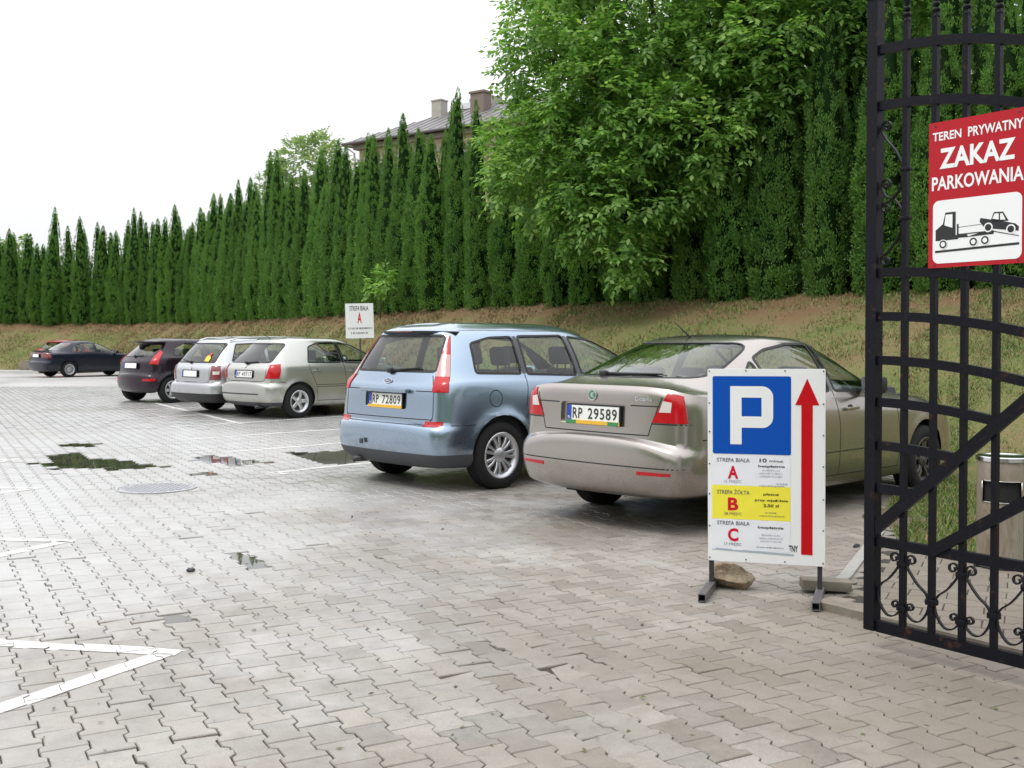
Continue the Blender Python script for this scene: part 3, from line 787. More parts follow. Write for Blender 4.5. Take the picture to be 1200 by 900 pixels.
# ------------------------------------------------------------------ the cars' proportions
def gen_rows(L, W, H, bt, deck, gb, gt, re, belt, rail, cowl, wt, hood=.82, wb=.94, wg=.70, bumper=0., deckw=.99, gwr=.90, beltwr=.95, lower=.25, rb=.05, rc=.15, grc=.13, btw=1.0, spoil=0., tuck=1.):
    """bt bumper top z; deck (x, z) upper tail edge; gb/gt glass base and top at the rear (x, z); re roof rear edge;
    belt/rail side heights [(x, z)...]; cowl/wt windscreen base and top; widths as fractions of the half width"""
    h = W / 2; R0 = []
    def row(xr, zr, xf, zf, w, zs, **k):
        d = dict(xr=xr, zr=zr, xf=xf, zf=zf, w=w, zs=zs, rb=rb, rc=rc); d.update(k); d.setdefault('wr', w * .975); R0.append(d)
    off = lambda tab, dz: [(x, z + dz) for x, z in tab] if isinstance(tab, list) else tab + dz
    bmin = min(z for x, z in belt)
    row(.20 * tuck, lower - .03, L - .20, .19, h * .86, [(0, lower - .02), (.7, lower - .03), (1.5, .20)])
    row(.07 * tuck, lower + .01, L - .09, .22, h * .94, [(0, lower + .01), (.7, lower - .01), (1.5, .215)])
    row(.0, lower + .15, L, .40, h * .988, [(0, lower + .14), (.7, lower + .11), (1.5, .35)])
    row(.0, bt - .035, L, .55, h * .995, .50)
    row(.02, bt - .003, L - .02, .60, h * .998, .57)
    row(.02 + .045 - bumper, bt + .01, L - .05, .64, h, .63)
    row(deck[0] - .005, (bt + deck[1]) / 2, L - .12, .71, h * .998, .76)
    row(deck[0], deck[1] - .035, L - .3, hood, h * .985, off(belt, -.12), pr=6)
    row(deck[0] + .03, deck[1], L - .65, hood + .09, h * deckw * .97, off(belt, -.03), wr=h * .945, pr=6)
    row(gb[0], gb[1], cowl[0], cowl[1], h * wb, belt, wr=h * wb * beltwr, rc=grc + .02)
    mx, mz = (gb[0] + gt[0]) / 2 - .015, (gb[1] + gt[1]) / 2 + .01
    cx, cz = (cowl[0] + wt[0]) / 2 + .02, (cowl[1] + wt[1]) / 2 + .02
    bz = sum(z for x, z in belt) / len(belt); rz = sum(z for x, z in rail) / len(rail)
    row(mx, mz, cx, cz, h * ((wb + wg) / 2 + .035), (bz + rz) / 2, wr=h * ((wb + wg) / 2 + .02) * gwr, rc=grc)
    row(gt[0], gt[1], wt[0], wt[1], h * wg, rail, wr=h * wg * gwr, rc=grc)
    row(re[0], re[1], wt[0] - .12, (wt[1] + H) / 2 - .005, h * (wg - .07), off(rail, .045), wr=h * (wg - .07) * gwr, rc=grc)
    row(re[0] + .14, re[1] + (H - re[1]) * .45, wt[0] - .26, H - .022, h * (wg - .26), H - .018, rc=.1)
    row(re[0] + .32, re[1] + (H - re[1]) * .7, wt[0] - .45, H - .008, h * .2, H - .001, rc=.05)
    return R0
def lerp_spec(a, b, t):
    return (a[0], a[1] + (b[1] - a[1]) * t, a[2] + (b[2] - a[2]) * t)
def bands(ib, ob, it, ot, cuts, mats, off=.006):
    """stack of lamp sections between inner edge ib-it and outer edge ob-ot"""
    out = []
    for (t0, t1), m in zip(cuts, mats):
        out.append((m, [lerp_spec(ib, it, t0), lerp_spec(ob, ot, t0), lerp_spec(ob, ot, t1), lerp_spec(ib, it, t1)], off))
    return out
# ---- blue minivan
def car_minivan():
    L, Wd, H = 4.33, 1.825, 1.59
    P = dict(name='parked_car', label='light blue minivan with tall red and white rear lamps on its pillars', L=L, W=Wd, H=H, axles=(.79, 3.43), Rt=.322, Ra=.372, flare=.022,
             track=1.60, rim=.215, wstyle='double', nsp=7, paint='paint_blue', zbelt=1.05, cabin=(.45, 3.3), seats=(1.35, 2.25), seat_z=.42, seat_h=.62,
             rows=gen_rows(L, Wd, H, .625, (.085, 1.0), (.15, 1.09), (.35, 1.46), (.33, 1.515), [(.2, 1.06), (1.2, 1.05), (2.2, 1.02), (3.3, .97)],
                           [(.4, 1.44), (1.2, 1.492), (2.0, 1.47), (2.6, 1.375)], (3.4, 1.02), (2.50, 1.445), wb=.935, wg=.735, gwr=.94, rc=.14, rb=.045, tuck=.7),
             side_win=[[(.54, 1.10), (1.10, 1.085), (1.10, 1.445), (.82, 1.435), (.58, 1.38)], [(1.175, 1.08), (1.87, 1.055), (1.82, 1.46), (1.175, 1.45)],
                       [(1.95, 1.05), (3.02, 1.0), (2.60, 1.29), (2.36, 1.40), (1.90, 1.452)]],
             pillar=[[(1.115, 1.085), (1.16, 1.085), (1.16, 1.45), (1.115, 1.45)], [(1.885, 1.05), (1.935, 1.05), (1.885, 1.455), (1.835, 1.455)]],
             recess=[(-.33, .76), (.33, .76), (.33, .925), (-.33, .925)], sharp=((5, .8), (4, .5), (8, .3)), rear_win=[(-.62, 1.115), (.62, 1.115), (.53, 1.455), (-.53, 1.455)], rear_glass='car_glass_dark', rw_round=.05,
             windscreen=[(-.70, 1.05), (.70, 1.05), (.56, 1.44), (-.56, 1.44)],
             lamps=bands(('b', .665, .93), ('s', .20, .93), ('b', .555, 1.455), ('s', .43, 1.445), [(0, .27), (.27, .66), (.66, 1)], ['lamp_red', 'lamp_pink', 'lamp_red'], .008),
             regions=[('reflector', 'B', 'lamp_red', [(.60, .612), (.80, .612), (.80, .66), (.60, .66)], .003), ('reflector', 'B', 'lamp_red', [(-.80, .612), (-.60, .612), (-.60, .66), (-.80, .66)], .003),
                      ('bumper_skirt', 'B', 'grey_trim', [(-.93, .16), (.93, .16), (.93, .355), (-.93, .355)], .004), ('bumper_skirt', 'S', 'grey_trim', [(.0, .16), (.46, .16), (.44, .325), (.0, .355)], .004)],
             seams=[('B', [(-.60, 1.08), (-.685, .95), (-.69, .70), (-.64, .625), (.64, .625), (.69, .70), (.685, .95), (.60, 1.08)], False), ('B', [(-.69, .935), (-.45, .935)], False), ('B', [(.69, .935), (.45, .935)], False),
                    ('B', [(-.69, .675), (.69, .675)], False),
                    ('S', [(1.14, 1.08), (1.14, .95), (1.11, .76)], False), ('S', [(1.91, 1.04), (1.93, .8), (1.93, .30)], False), ('S', [(3.08, .98), (3.10, .5), (3.05, .30)], False),
                    ('S', [(1.20, .31), (3.05, .30)], False), ('S', [(.20, .625), (.46, .625)], False), ('S', [(1.1, .66), (1.17, .76)], False), ('R', circ(.72, .86, .078, 20), True), ('S', [(.55, 1.505), (2.4, 1.50)], False)],
             handles=[(1.32, .935, 'paint_blue'), (2.10, .92, 'paint_blue')], mirror=(2.92, .98))
    root, sh, full = build_car(P)
    # plate recess, grab bar, plate, badge
    hx = sh.hit('B', 0, .84, full)[0].x
    MB().box((hx - .015, 0, .935), (.05, .74, .045), bev=.014).build('grab_bar', M['paint_blue'], root, angle=40)
    plate(root, sh, 0, .842, 'RP 72809', -.016, 3, bottom='plate_yellow')
    b, fr = badge(root, sh, full, 0, 1.02, .066, .027, ('chrome', 'badge_blue'))
    text_on('lettering', 'Ford', .036, M['chrome'], b, fr, 0, 0, .011, bold=.0004)
    wiper(root, sh, full, .0, 1.12, .42, 1.15, .02)
    # spoiler lip
    sp = MB()
    pts = [sh.hit('B', q, z, full)[0] for q, z in ((-.58, 1.475), (-.3, 1.482), (0, 1.484), (.3, 1.482), (.58, 1.475))]
    sp.tube([p + Vector((.005, 0, .010)) for p in pts], 1, flat=(.009, .045), up=(0, 0, 1)); sp.build('spoiler', M['black_trim'], root, angle=40)
    MB().box((pts[2].x - .042, 0, 1.494), (.012, .3, .012), bev=.003).build('brake_light', M['lamp_red_dark'], root)
    # tow eye cover, exhaust and tow hook
    t = MB(); t.box((-.015, -.26 + .52, .43), (.02, .045, .05), bev=.006); t.build('tow_eye_cover', M['grey_trim'], root, angle=40)
    e = MB(); e.tube([(.35, .42, .24), (.02, .44, .235)], .028, 10); e.build('exhaust_pipe', M['dark_steel'], root, smooth=True)
    a = MB(); a.tube([(3.0, .0, 1.58), (2.94, .0, 1.62)], .01, 6)
    return root
# ---- beige liftback sedan
def car_liftback():
    L, Wd, H = 4.57, 1.77, 1.46
    P = dict(name='parked_car', label='beige brown liftback sedan parked behind the blue P board', L=L, W=Wd, H=H, axles=(1.05, 3.63), Rt=.318, Ra=.362, flare=.012,
             track=1.56, rim=.205, wstyle='double', nsp=5, wmat='brake_disc', paint='paint_beige', zbelt=.98, cabin=(.9, 3.35), seats=(1.45, 2.35), seat_z=.30, seat_h=.58, shelf=(.45, 1.35),
             rows=gen_rows(L, Wd, H, .70, (.085, 1.075), (.30, 1.112), (1.05, 1.395), (1.18, 1.425), [(.3, 1.035), (1.2, 1.0), (2.2, .965), (3.4, .93)],
                           [(1.0, 1.335), (1.5, 1.385), (2.1, 1.38), (2.5, 1.31)], (3.17, 1.0), (2.42, 1.375), hood=.80, wb=.945, wg=.71, gwr=.86, beltwr=.86, lower=.30, rc=.14, grc=.15, rb=.055, bumper=-.004, tuck=.5), sharp=((5, .9), (8, 1.), (7, .35), (4, .7), (3, .3), (1, .4)), recess=[(-.34, .775), (.34, .775), (.34, .94), (-.34, .94)],
             side_win=[[(.90, 1.01), (1.165, 1.01), (1.165, 1.25), (1.05, 1.17)], [(1.21, 1.01), (2.03, .995), (2.00, 1.375), (1.68, 1.378), (1.38, 1.335), (1.21, 1.27)],
                       [(2.11, .995), (2.95, .96), (2.63, 1.20), (2.38, 1.335), (2.08, 1.37)]],
             pillar=[[(2.045, .99), (2.095, .99), (2.065, 1.37), (2.015, 1.37)]],
             rear_win=[(-.64, 1.13), (.64, 1.13), (.53, 1.388), (-.53, 1.388)], rw_round=.08, rear_glass='car_glass_dark', rw_frame=.02,
             windscreen=[(-.64, 1.04), (.64, 1.04), (.52, 1.35), (-.52, 1.35)],
             lamps=[('lamp_clear', [('b', .605, .895), ('b', .695, .895), ('b', .70, .965), ('b', .635, .975)], .009),
                    ('lamp_red', [('b', .545, .82), ('s', .20, .82), ('s', .175, .945), ('b', .76, 1.01), ('b', .655, 1.035)], .006)],
             regions=[('reflector', 'B', 'lamp_red', [(.47, .445), (.74, .45), (.74, .472), (.47, .472)], .003), ('reflector', 'B', 'lamp_red', [(-.74, .45), (-.47, .445), (-.47, .472), (-.74, .472)], .003)],
             seams=[('B', [(-.635, 1.03), (-.55, .82), (-.52, .725), (.52, .725), (.55, .82), (.635, 1.03)], False),
                    ('C', [('b', .55, .81), ('s', .22, .81)], False), ('S', [(.30, .70), (.70, .69)], False), ('B', [(-.61, .935), (-.36, .935)], False), ('B', [(.61, .935), (.36, .935)], False),
                    ('B', [(-.84, .50), (.84, .50)], False),
                    ('S', [(1.44, .36), (1.46, .60), (1.32, .80), (1.185, 1.0)], False), ('S', [(2.07, .99), (2.11, .7), (2.11, .30)], False), ('S', [(3.08, .95), (3.14, .5), (3.12, .30)], False),
                    ('S', [(1.45, .31), (3.15, .30)], False), ('S', [(1.35, .50), (3.25, .50)], False), ('R', circ(.83, .80, .07, 20), True)],
             handles=[(1.45, .86, 'paint_beige'), (2.29, .845, 'paint_beige')], mirror=(2.50, .975), low=.30, mirror_mat='black_trim')
    root, sh, full = build_car(P)
    hx = sh.hit('B', 0, .83, full)[0].x
    p, fr = plate(root, sh, 0, .858, 'RP 29589', -.016, 2, bottom='plate_yellow')
    for x in (-.225, .2):
        MB().prism([(x - .045, -.082), (x + .06, -.082), (x + .06, -.054), (x - .045, -.054)], .001, lambda a, b, c: fr(a, b, c + .020)).build('strip_end', M['plate_green'], p)
    b, fr = badge(root, sh, full, 0, 1.0, .043, .043, ('chrome', 'badge_green'))
    m = MB(); m.prism(circ(.0, .0, .012, 10), .002, lambda a, b_, c: fr(a, b_, c + .0096))
    for s in (-1, 1): m.prism([(-.006, s * .012), (.022, s * .012), (.026, s * .020), (-.004, s * .017)][::s], .002, lambda a, b_, c: fr(a, b_, c + .0096))
    m.build('badge_arrow', M['chrome'], b)
    hh = sh.hit('B', .47, .955, full)[0]
    text_on('lettering', 'Octavia', .042, M['chrome'], root, lambda a, b_, c: Vector((sh.hit('B', .47 + a, .985, full)[0].x - .004 - c, -(.47 + a), .985 + b_)), 0, 0, .0, bold=.0014, spacing=1.12)
    wiper(root, sh, full, -.14, 1.15, .38, 1.155, .025)
    # roof antenna
    a = MB(); a.tube([(1.30, 0, 1.425), (1.24, 0, 1.445), (1.05, 0, 1.56)], [.016, .008, .003], 6); a.build('antenna', M['black_trim'], root, smooth=True)
    for x in (P['axles'][0] - .375,):
        for s in (-1, 1): MB().box((x, s * .74, .22), (.015, .20, .14), bev=.005).build('mud_flap', M['rubber'], root)
    return root
# ---- green silver hatchback
def car_hatch():
    L, Wd, H = 4.18, 1.71, 1.475
    P = dict(name='parked_car', label='pale green silver hatchback with five-spoke wheels left of the blue minivan', L=L, W=Wd, H=H, axles=(.72, 3.32), Rt=.312, Ra=.352, flare=.014,
             track=1.50, rim=.20, wstyle='wide', nsp=5, paint='paint_green_silver', zbelt=.97, cabin=(.45, 3.05), seats=(1.20, 2.05), seat_z=.34, seat_h=.58, shelf=(.4, 1.1),
             rows=gen_rows(L, Wd, H, .665, (.10, .93), (.17, .985), (.55, 1.37), (.53, 1.41), [(.2, .99), (1.2, .98), (2.2, .96), (3.1, .92)],
                           [(.6, 1.37), (1.2, 1.395), (1.9, 1.39), (2.4, 1.32)], (3.05, .98), (2.25, 1.385), wb=.945, wg=.72, gwr=.88, rc=.17, rb=.06, bumper=-.03), sharp=((5, .5), (4, .3)), recess=[(-.31, .735), (.31, .735), (.31, .88), (-.31, .88)],
             side_win=[[(.95, 1.01), (1.72, 1.0), (1.66, 1.385), (1.28, 1.375), (1.05, 1.30)], [(1.80, 1.0), (2.72, .965), (2.45, 1.17), (2.20, 1.315), (1.75, 1.385)]],
             pillar=[[(1.735, 1.0), (1.785, 1.0), (1.735, 1.385), (1.675, 1.385)]],
             rear_win=[(-.62, 1.01), (.62, 1.01), (.52, 1.36), (-.52, 1.36)], rear_glass='car_glass_dark', rw_round=.06, rw_frame=.018,
             windscreen=[(-.62, 1.02), (.62, 1.02), (.52, 1.35), (-.52, 1.35)],
             lamps=[('lamp_red', [('b', .60, .73), ('s', .30, .73), ('s', .34, .86), ('s', .37, .985), ('b', .64, .97)], .01)],
             regions=[('rub_strip', 'B', 'grey_trim', [(-.72, .435), (.52, .435), (.52, .46), (-.72, .46)], .004), ('bumper_skirt', 'B', 'grey_trim', [(-.9, .15), (.9, .15), (.86, .30), (-.86, .30)], .003)],
             seams=[('B', [(-.62, .98), (-.59, .72), (-.55, .68), (.55, .68), (.59, .72), (.62, .98)], False), ('S', [(.96, .99), (.98, .86), (1.10, .62), (1.14, .32)], False), ('S', [(1.76, 1.0), (1.79, .7), (1.78, .30)], False),
                    ('S', [(2.78, .95), (2.82, .5), (2.80, .30)], False), ('S', [(1.12, .31), (2.80, .30)], False), ('S', [(1.10, .565), (2.85, .56)], False), ('S', [(1.10, .60), (2.85, .595)], False), ('S', [(.30, .67), (.42, .66)], False)],
             handles=[(1.13, .865, 'paint_green_silver'), (1.98, .85, 'paint_green_silver')], mirror=(2.62, .95), seam_w=.010)
    root, sh, full = build_car(P)
    plate(root, sh, 0, .80, 'RP 49717', -.012, 6)
    badge(root, sh, full, 0, .935, .045, .03, ('chrome', 'chrome'))
    wiper(root, sh, full, .0, 1.01, .30, 1.03, .03)
    a = MB(); a.tube([(.75, .0, 1.42), (.68, 0, 1.445), (.52, 0, 1.55)], [.014, .007, .004], 6); a.build('antenna', M['black_trim'], root, smooth=True)
    e = MB(); e.tube([(.35, -.42, .22), (.06, -.42, .215)], .026, 10); e.build('exhaust_pipe', M['dark_steel'], root, smooth=True)
    return root
# ---- silver estate
def car_estate():
    L, Wd, H = 4.67, 1.745, 1.47
    P = dict(name='parked_car', label='silver estate car with roof rails and a yellow sticker in the rear window', L=L, W=Wd, H=H, axles=(1.03, 3.73), Rt=.315, Ra=.355, flare=.012,
             track=1.53, rim=.20, wstyle='wide', nsp=7, paint='paint_silver', zbelt=.97, cabin=(.35, 3.4), seats=(1.7, 2.55), seat_z=.30, seat_h=.58,
             rows=gen_rows(L, Wd, H, .60, (.09, .92), (.15, .965), (.44, 1.37), (.47, 1.41), [(.2, .975), (1.5, .975), (2.5, .96), (3.5, .92)],
                           [(.5, 1.36), (1.3, 1.40), (2.3, 1.39), (2.8, 1.31)], (3.4, .98), (2.6, 1.385), wb=.95, wg=.74, gwr=.93, rc=.15, rb=.05, bumper=-.03), sharp=((5, .5), (4, .3), (9, .3)), recess=[(-.31, .70), (.31, .70), (.31, .85), (-.31, .85)],
             side_win=[[(.52, 1.005), (1.26, 1.0), (1.26, 1.365), (.70, 1.345)], [(1.36, 1.0), (2.18, .995), (2.15, 1.385), (1.36, 1.37)], [(2.26, .995), (3.18, .955), (2.82, 1.20), (2.60, 1.325), (2.23, 1.38)]],
             pillar=[[(2.195, .99), (2.245, .99), (2.215, 1.38), (2.165, 1.38)]],
             rear_win=[(-.66, .99), (.66, .99), (.575, 1.36), (-.575, 1.36)], rear_glass='car_glass', rw_round=.05,
             windscreen=[(-.64, 1.02), (.64, 1.02), (.54, 1.34), (-.54, 1.34)],
             lamps=[('lamp_clear', [('b', .70, .765), ('b', .80, .765), ('b', .80, .825), ('b', .70, .825)], .009), ('lamp_red_dark', [('b', .615, .665), ('s', .25, .665), ('s', .27, .93), ('b', .63, .93)], .008)],
             regions=[('bumper_skirt', 'B', 'black_trim', [(-.9, .15), (.9, .15), (.9, .40), (-.9, .40)], .004), ('bumper_skirt', 'S', 'black_trim', [(.0, .15), (.66, .15), (.64, .40), (.0, .40)], .004)],
             seams=[('B', [(-.66, .96), (-.60, .90), (-.60, .66), (-.55, .615), (.55, .615), (.60, .66), (.60, .90), (.66, .96)], False), ('S', [(1.42, .5), (1.38, .7), (1.31, 1.0)], False), ('S', [(2.22, .99), (2.25, .3)], False)],
             handles=[(1.52, .86, 'paint_silver'), (2.42, .85, 'paint_silver')], mirror=(3.05, .94), seam_w=.010)
    root, sh, full = build_car(P)
    plate(root, sh, -.02, .775, None, .0, 4)
    badge(root, sh, full, 0, .885, .04, .04, ('chrome', 'chrome'))
    for s in (-1, 1):
        m = MB(); m.tube([(.62, s * .56, 1.415), (.78, s * .565, 1.465), (1.6, s * .57, 1.485), (2.4, s * .56, 1.465), (2.52, s * .555, 1.425)], .016, 8)
        for x in (1.25, 1.95): m.box((x, s * .565, 1.46), (.06, .03, .05), bev=.01)
        m.build('roof_rail', M['alloy'], root, smooth=True)
    h = sh.hit('B', .36, 1.10, full)[0]
    MB().prism([(-.07, -.07), (.07, -.08), (.08, -.02), (.03, .03), (.02, .07), (-.02, .04), (-.07, .02)], .003, lambda a, b, c: Vector((sh.hit('B', .40 + a, 1.09 + b, full)[0].x - .008 - c, -(.40 + a), 1.09 + b))).build('window_sticker', M['sticker_yellow'], root)
    MB().prism([(.0, .03), (.045, .03), (.045, .08), (.0, .08)], .003, lambda a, b, c: Vector((sh.hit('B', .40 + a, 1.09 + b, full)[0].x - .012 - c, -(.40 + a), 1.09 + b))).build('window_sticker', M['sticker_red'], root)
    wiper(root, sh, full, -.1, 1.0, -.45, 1.04, .02)
    a = MB(); a.tube([(1.1, 0, 1.44), (1.04, 0, 1.46), (.95, 0, 1.53)], [.014, .007, .004], 6); a.build('antenna', M['black_trim'], root, smooth=True)
    return root
# ---- dark aubergine small hatch
def car_small(red=False):
    L, Wd, H = 3.95, 1.72, 1.47
    P = dict(name='parked_car', label='black purple small hatchback with bright red shoulder lamps and a roof spoiler', L=L, W=Wd, H=H, axles=(.62, 3.11), Rt=.305, Ra=.348, flare=.03,
             track=1.53, rim=.20, wstyle='wide', nsp=6, paint='paint_red' if red else 'paint_aubergine', zbelt=1.02, cabin=(.40, 2.95), seats=(1.15, 1.95), seat_z=.34, seat_h=.58,
             rows=gen_rows(L, Wd, H, .66, (.09, .96), (.17, 1.02), (.46, 1.34), (.40, 1.39), [(.2, 1.06), (1.0, 1.04), (2.0, .98), (3.0, .90)],
                           [(.5, 1.34), (1.1, 1.395), (1.8, 1.39), (2.2, 1.33)], (3.0, .95), (2.15, 1.385), wb=.925, wg=.70, gwr=.86, rc=.22, rb=.09, grc=.16, hood=.78),
             side_win=[[(.72, 1.085), (1.52, 1.04), (1.50, 1.37), (1.10, 1.37), (.80, 1.25)], [(1.60, 1.03), (2.62, .96), (2.35, 1.17), (2.10, 1.31), (1.58, 1.375)]],
             rear_win=[(-.60, 1.05), (.60, 1.05), (.50, 1.33), (-.50, 1.33)], rear_glass='car_glass_dark', rw_round=.07,
             windscreen=[(-.60, 1.0), (.60, 1.0), (.50, 1.33), (-.50, 1.33)],
             lamps=[('lamp_red', [('b', .60, .89), ('s', .30, .87), ('s', .50, 1.14), ('s', .47, 1.19), ('b', .66, 1.03)], .012)],
             regions=[('reflector', 'B', 'lamp_red', [(.50, .50), (.78, .50), (.78, .56), (.50, .545)], .003), ('reflector', 'B', 'lamp_red', [(-.78, .50), (-.50, .50), (-.50, .545), (-.78, .56)], .003)],
             seams=[('B', [(-.60, 1.0), (-.58, .72), (.58, .72), (.60, 1.0)], False), ('S', [(1.53, 1.04), (1.22, .9), (1.15, .6), (1.17, .31)], False), ('S', [(1.17, .31), (2.6, .30)], False)],
             handles=[(1.42, .90, 'paint_aubergine')], mirror=(2.55, .93), seam_w=.008)
    if red: P['label'] = 'red hatchback almost hidden behind the dark navy saloon'
    root, sh, full = build_car(P)
    plate(root, sh, 0, .845, None, .02, 6)
    sp = MB(); pts = [sh.hit('B', q, 1.355 - .02 * abs(q), full)[0] for q in (-.52, -.3, 0, .3, .52)]
    sp.tube([p + Vector((-.06, 0, .03)) for p in pts], 1, flat=(.018, .11), up=(0, 0, 1)); sp.build('spoiler', M[P['paint']], root, angle=40)
    wiper(root, sh, full, 0, 1.06, .30, 1.07, .02)
    return root
# ---- navy saloon
def car_saloon():
    L, Wd, H = 4.44, 1.74, 1.43
    P = dict(name='parked_car', label='dark navy saloon, farthest complete car at the left of the yard', L=L, W=Wd, H=H, axles=(.98, 3.49), Rt=.31, Ra=.352, flare=.016,
             track=1.53, rim=.20, wstyle='thin', nsp=14, wmat='hubcap', paint='paint_navy', zbelt=.95, cabin=(.9, 3.2), seats=(1.45, 2.30), seat_z=.30, seat_h=.56, shelf=(.6, 1.4),
             rows=gen_rows(L, Wd, H, .62, (.07, 1.0), (.50, 1.03), (1.12, 1.35), (1.25, 1.39), [(.3, .965), (1.2, .96), (2.2, .94), (3.3, .90)],
                           [(1.1, 1.30), (1.6, 1.35), (2.2, 1.345), (2.5, 1.28)], (3.2, .96), (2.42, 1.345), hood=.78, wb=.94, wg=.70, gwr=.86, beltwr=.88, lower=.25, rc=.18, grc=.15),
             side_win=[[(1.08, .985), (1.30, .98), (1.30, 1.235), (1.20, 1.19)], [(1.34, .98), (2.08, .965), (2.05, 1.335), (1.72, 1.335), (1.36, 1.26)], [(2.16, .965), (3.0, .93), (2.68, 1.16), (2.40, 1.30), (2.13, 1.335)]],
             rear_win=[(-.60, 1.05), (.60, 1.05), (.50, 1.345), (-.50, 1.345)], rw_round=.08, rear_glass='car_glass_dark',
             windscreen=[(-.62, 1.0), (.62, 1.0), (.50, 1.31), (-.50, 1.31)],
             lamps=[('lamp_red_dark', [('b', .40, .76), ('s', .30, .74), ('s', .27, .95), ('b', .40, .95)], .006)],
             regions=[('tail_strip', 'B', 'lamp_red_dark', [(-.385, .90), (.385, .90), (.385, .95), (-.385, .95)], .004)],
             seams=[('B', [(-.62, 1.0), (-.60, .66), (.60, .66), (.62, 1.0)], False), ('S', [(1.36, .36), (1.38, .6), (1.32, .97)], False), ('S', [(2.12, .96), (2.14, .3)], False), ('S', [(1.35, .50), (3.1, .50)], False)],
             handles=[(1.45, .85, 'paint_navy'), (2.3, .84, 'paint_navy')], mirror=(2.88, .92), mirror_mat='black_trim', seam_w=.008)
    root, sh, full = build_car(P)
    plate(root, sh, 0, .842, None, .02, 4)
    sp = MB(); pts = [sh.hit('B', q, .985, full)[0] for q in (-.62, -.3, 0, .3, .62)]
    sp.tube([p + Vector((.03, 0, .05)) for p in pts], 1, flat=(.012, .08), up=(0, 0, 1)); sp.build('spoiler', M['paint_navy'], root, angle=40)
    return root
# ------------------------------------------------------------------ ground, paving, embankment
rng = np.random.default_rng(7); random.seed(7)
AU = R(29.0); U = (-math.sin(AU), math.cos(AU)); VV = (math.cos(AU), math.sin(AU))     # paver courses run along U
TOE = [(9, 2.5), (5.2, 4.9), (3.15, 6.25), (2.66, 7.25), (2.95, 8.5), (4.3, 10.9), (1.13, 17.8), (-3.0, 25.2), (-6.1, 30.9), (-12, 41.4), (-15.5, 46.5), (-20, 51.5), (-28, 53.2), (-45, 54)]
HEDGE = [(24, 7), (15, 14.8), (11.6, 18.0), (9.8, 19.6), (9, 20.4), (7.6, 21.9), (2.2, 27.6), (-2.3, 32.2), (-7, 39.5), (-12, 47), (-16, 53), (-20.5, 57), (-28, 59), (-45, 61)]
def inside(P, x, y):
    c = False; j = len(P) - 1
    for i in range(len(P)):
        if (P[i][1] > y) != (P[j][1] > y) and x < (P[j][0] - P[i][0]) * (y - P[i][1]) / (P[j][1] - P[i][1]) + P[i][0]: c = not c
        j = i
    return c
LOT = TOE + [(-80, 54), (-80, -60), (60, -60), (60, 2.5)]
def sheet(name, poly, z, mat, kind='structure'):
    return tag(link(name, mesh(name, [(x, y, z) for x, y in poly], [tuple(range(len(poly)))], mat)), kind=kind)
sheet('ground', [(-900, -900), (900, -900), (900, 900), (-900, 900)], -.12, M['dry_grass_ground'])
pav = sheet('pavement', [(-60, -40), (40, -40), (40, 2.6), (9.2, 2.6), (5.5, 5.1), (3.5, 6.4), (3.0, 7.3), (3.3, 8.5), (4.6, 11.1), (1.3, 18.1), (-5.9, 31.2), (-11.8, 41.7), (-15.3, 46.8), (-20, 51.9), (-28, 53.6), (-60, 54.6)], -.014, M['joint_sand'])
FARY = 33
for poly in ([(-60, 2.3), (-60, -40), (40, -40), (40, 2.3)], [(-60, 2.3), (-3.9, 2.3), (-19.6, FARY), (-60, FARY)],
             [(-60, FARY), (-7.3, FARY), (-12, 41.4), (-15.5, 46.5), (-20, 51.5), (-28, 53.2), (-60, 54.3)]):
    o = sheet('paving_surface', poly, -.006, M['far_paving']); o.parent = pav
# paver outline: double-T block 200 x 165 mm
PL, PW, PA, JT = .1965, .1400, .0112, .0025
def outline(sh=JT, jag=0, rs=None):
    hw, hn = PW / 2 + PA, PW / 2 - PA; L2 = PL / 2; t0, t1 = L2 * .41, L2 * .59
    q = [(hw, -L2), (hw, -t1), (hn, -t0), (hn, t0), (hw, t1), (hw, L2)]
    P = [(b - sh, a + (sh if a < -L2 + .001 else 0) - (sh if a > L2 - .001 else 0)) for b, a in q]
    P = P + [(-b, -a) for b, a in P]
    if jag:
        P = [(b + rs.normal(0, jag), a + rs.normal(0, jag)) for b, a in P]
    return P       # ccw, (b across, a along)
def paver_mesh(i):
    rs = np.random.default_rng(100 + i); O = outline(jag=.0011, rs=rs); n = len(O)
    def ring(s, z): return [((b - math.copysign(s, b)), (a - (math.copysign(s, a) if abs(a) > PL * .4 else 0)), z) for b, a in O]
    V = ring(0, -.06) + ring(0, -.004) + ring(.0026, 0)
    F = [tuple(range(2 * n, 3 * n))]
    for r in range(2):
        for k in range(n): F.append((r * n + k, r * n + (k + 1) % n, (r + 1) * n + (k + 1) % n, (r + 1) * n + k))
    return mesh('paver', V, F, M['paver'])
PMESH = [paver_mesh(i) for i in range(8)]

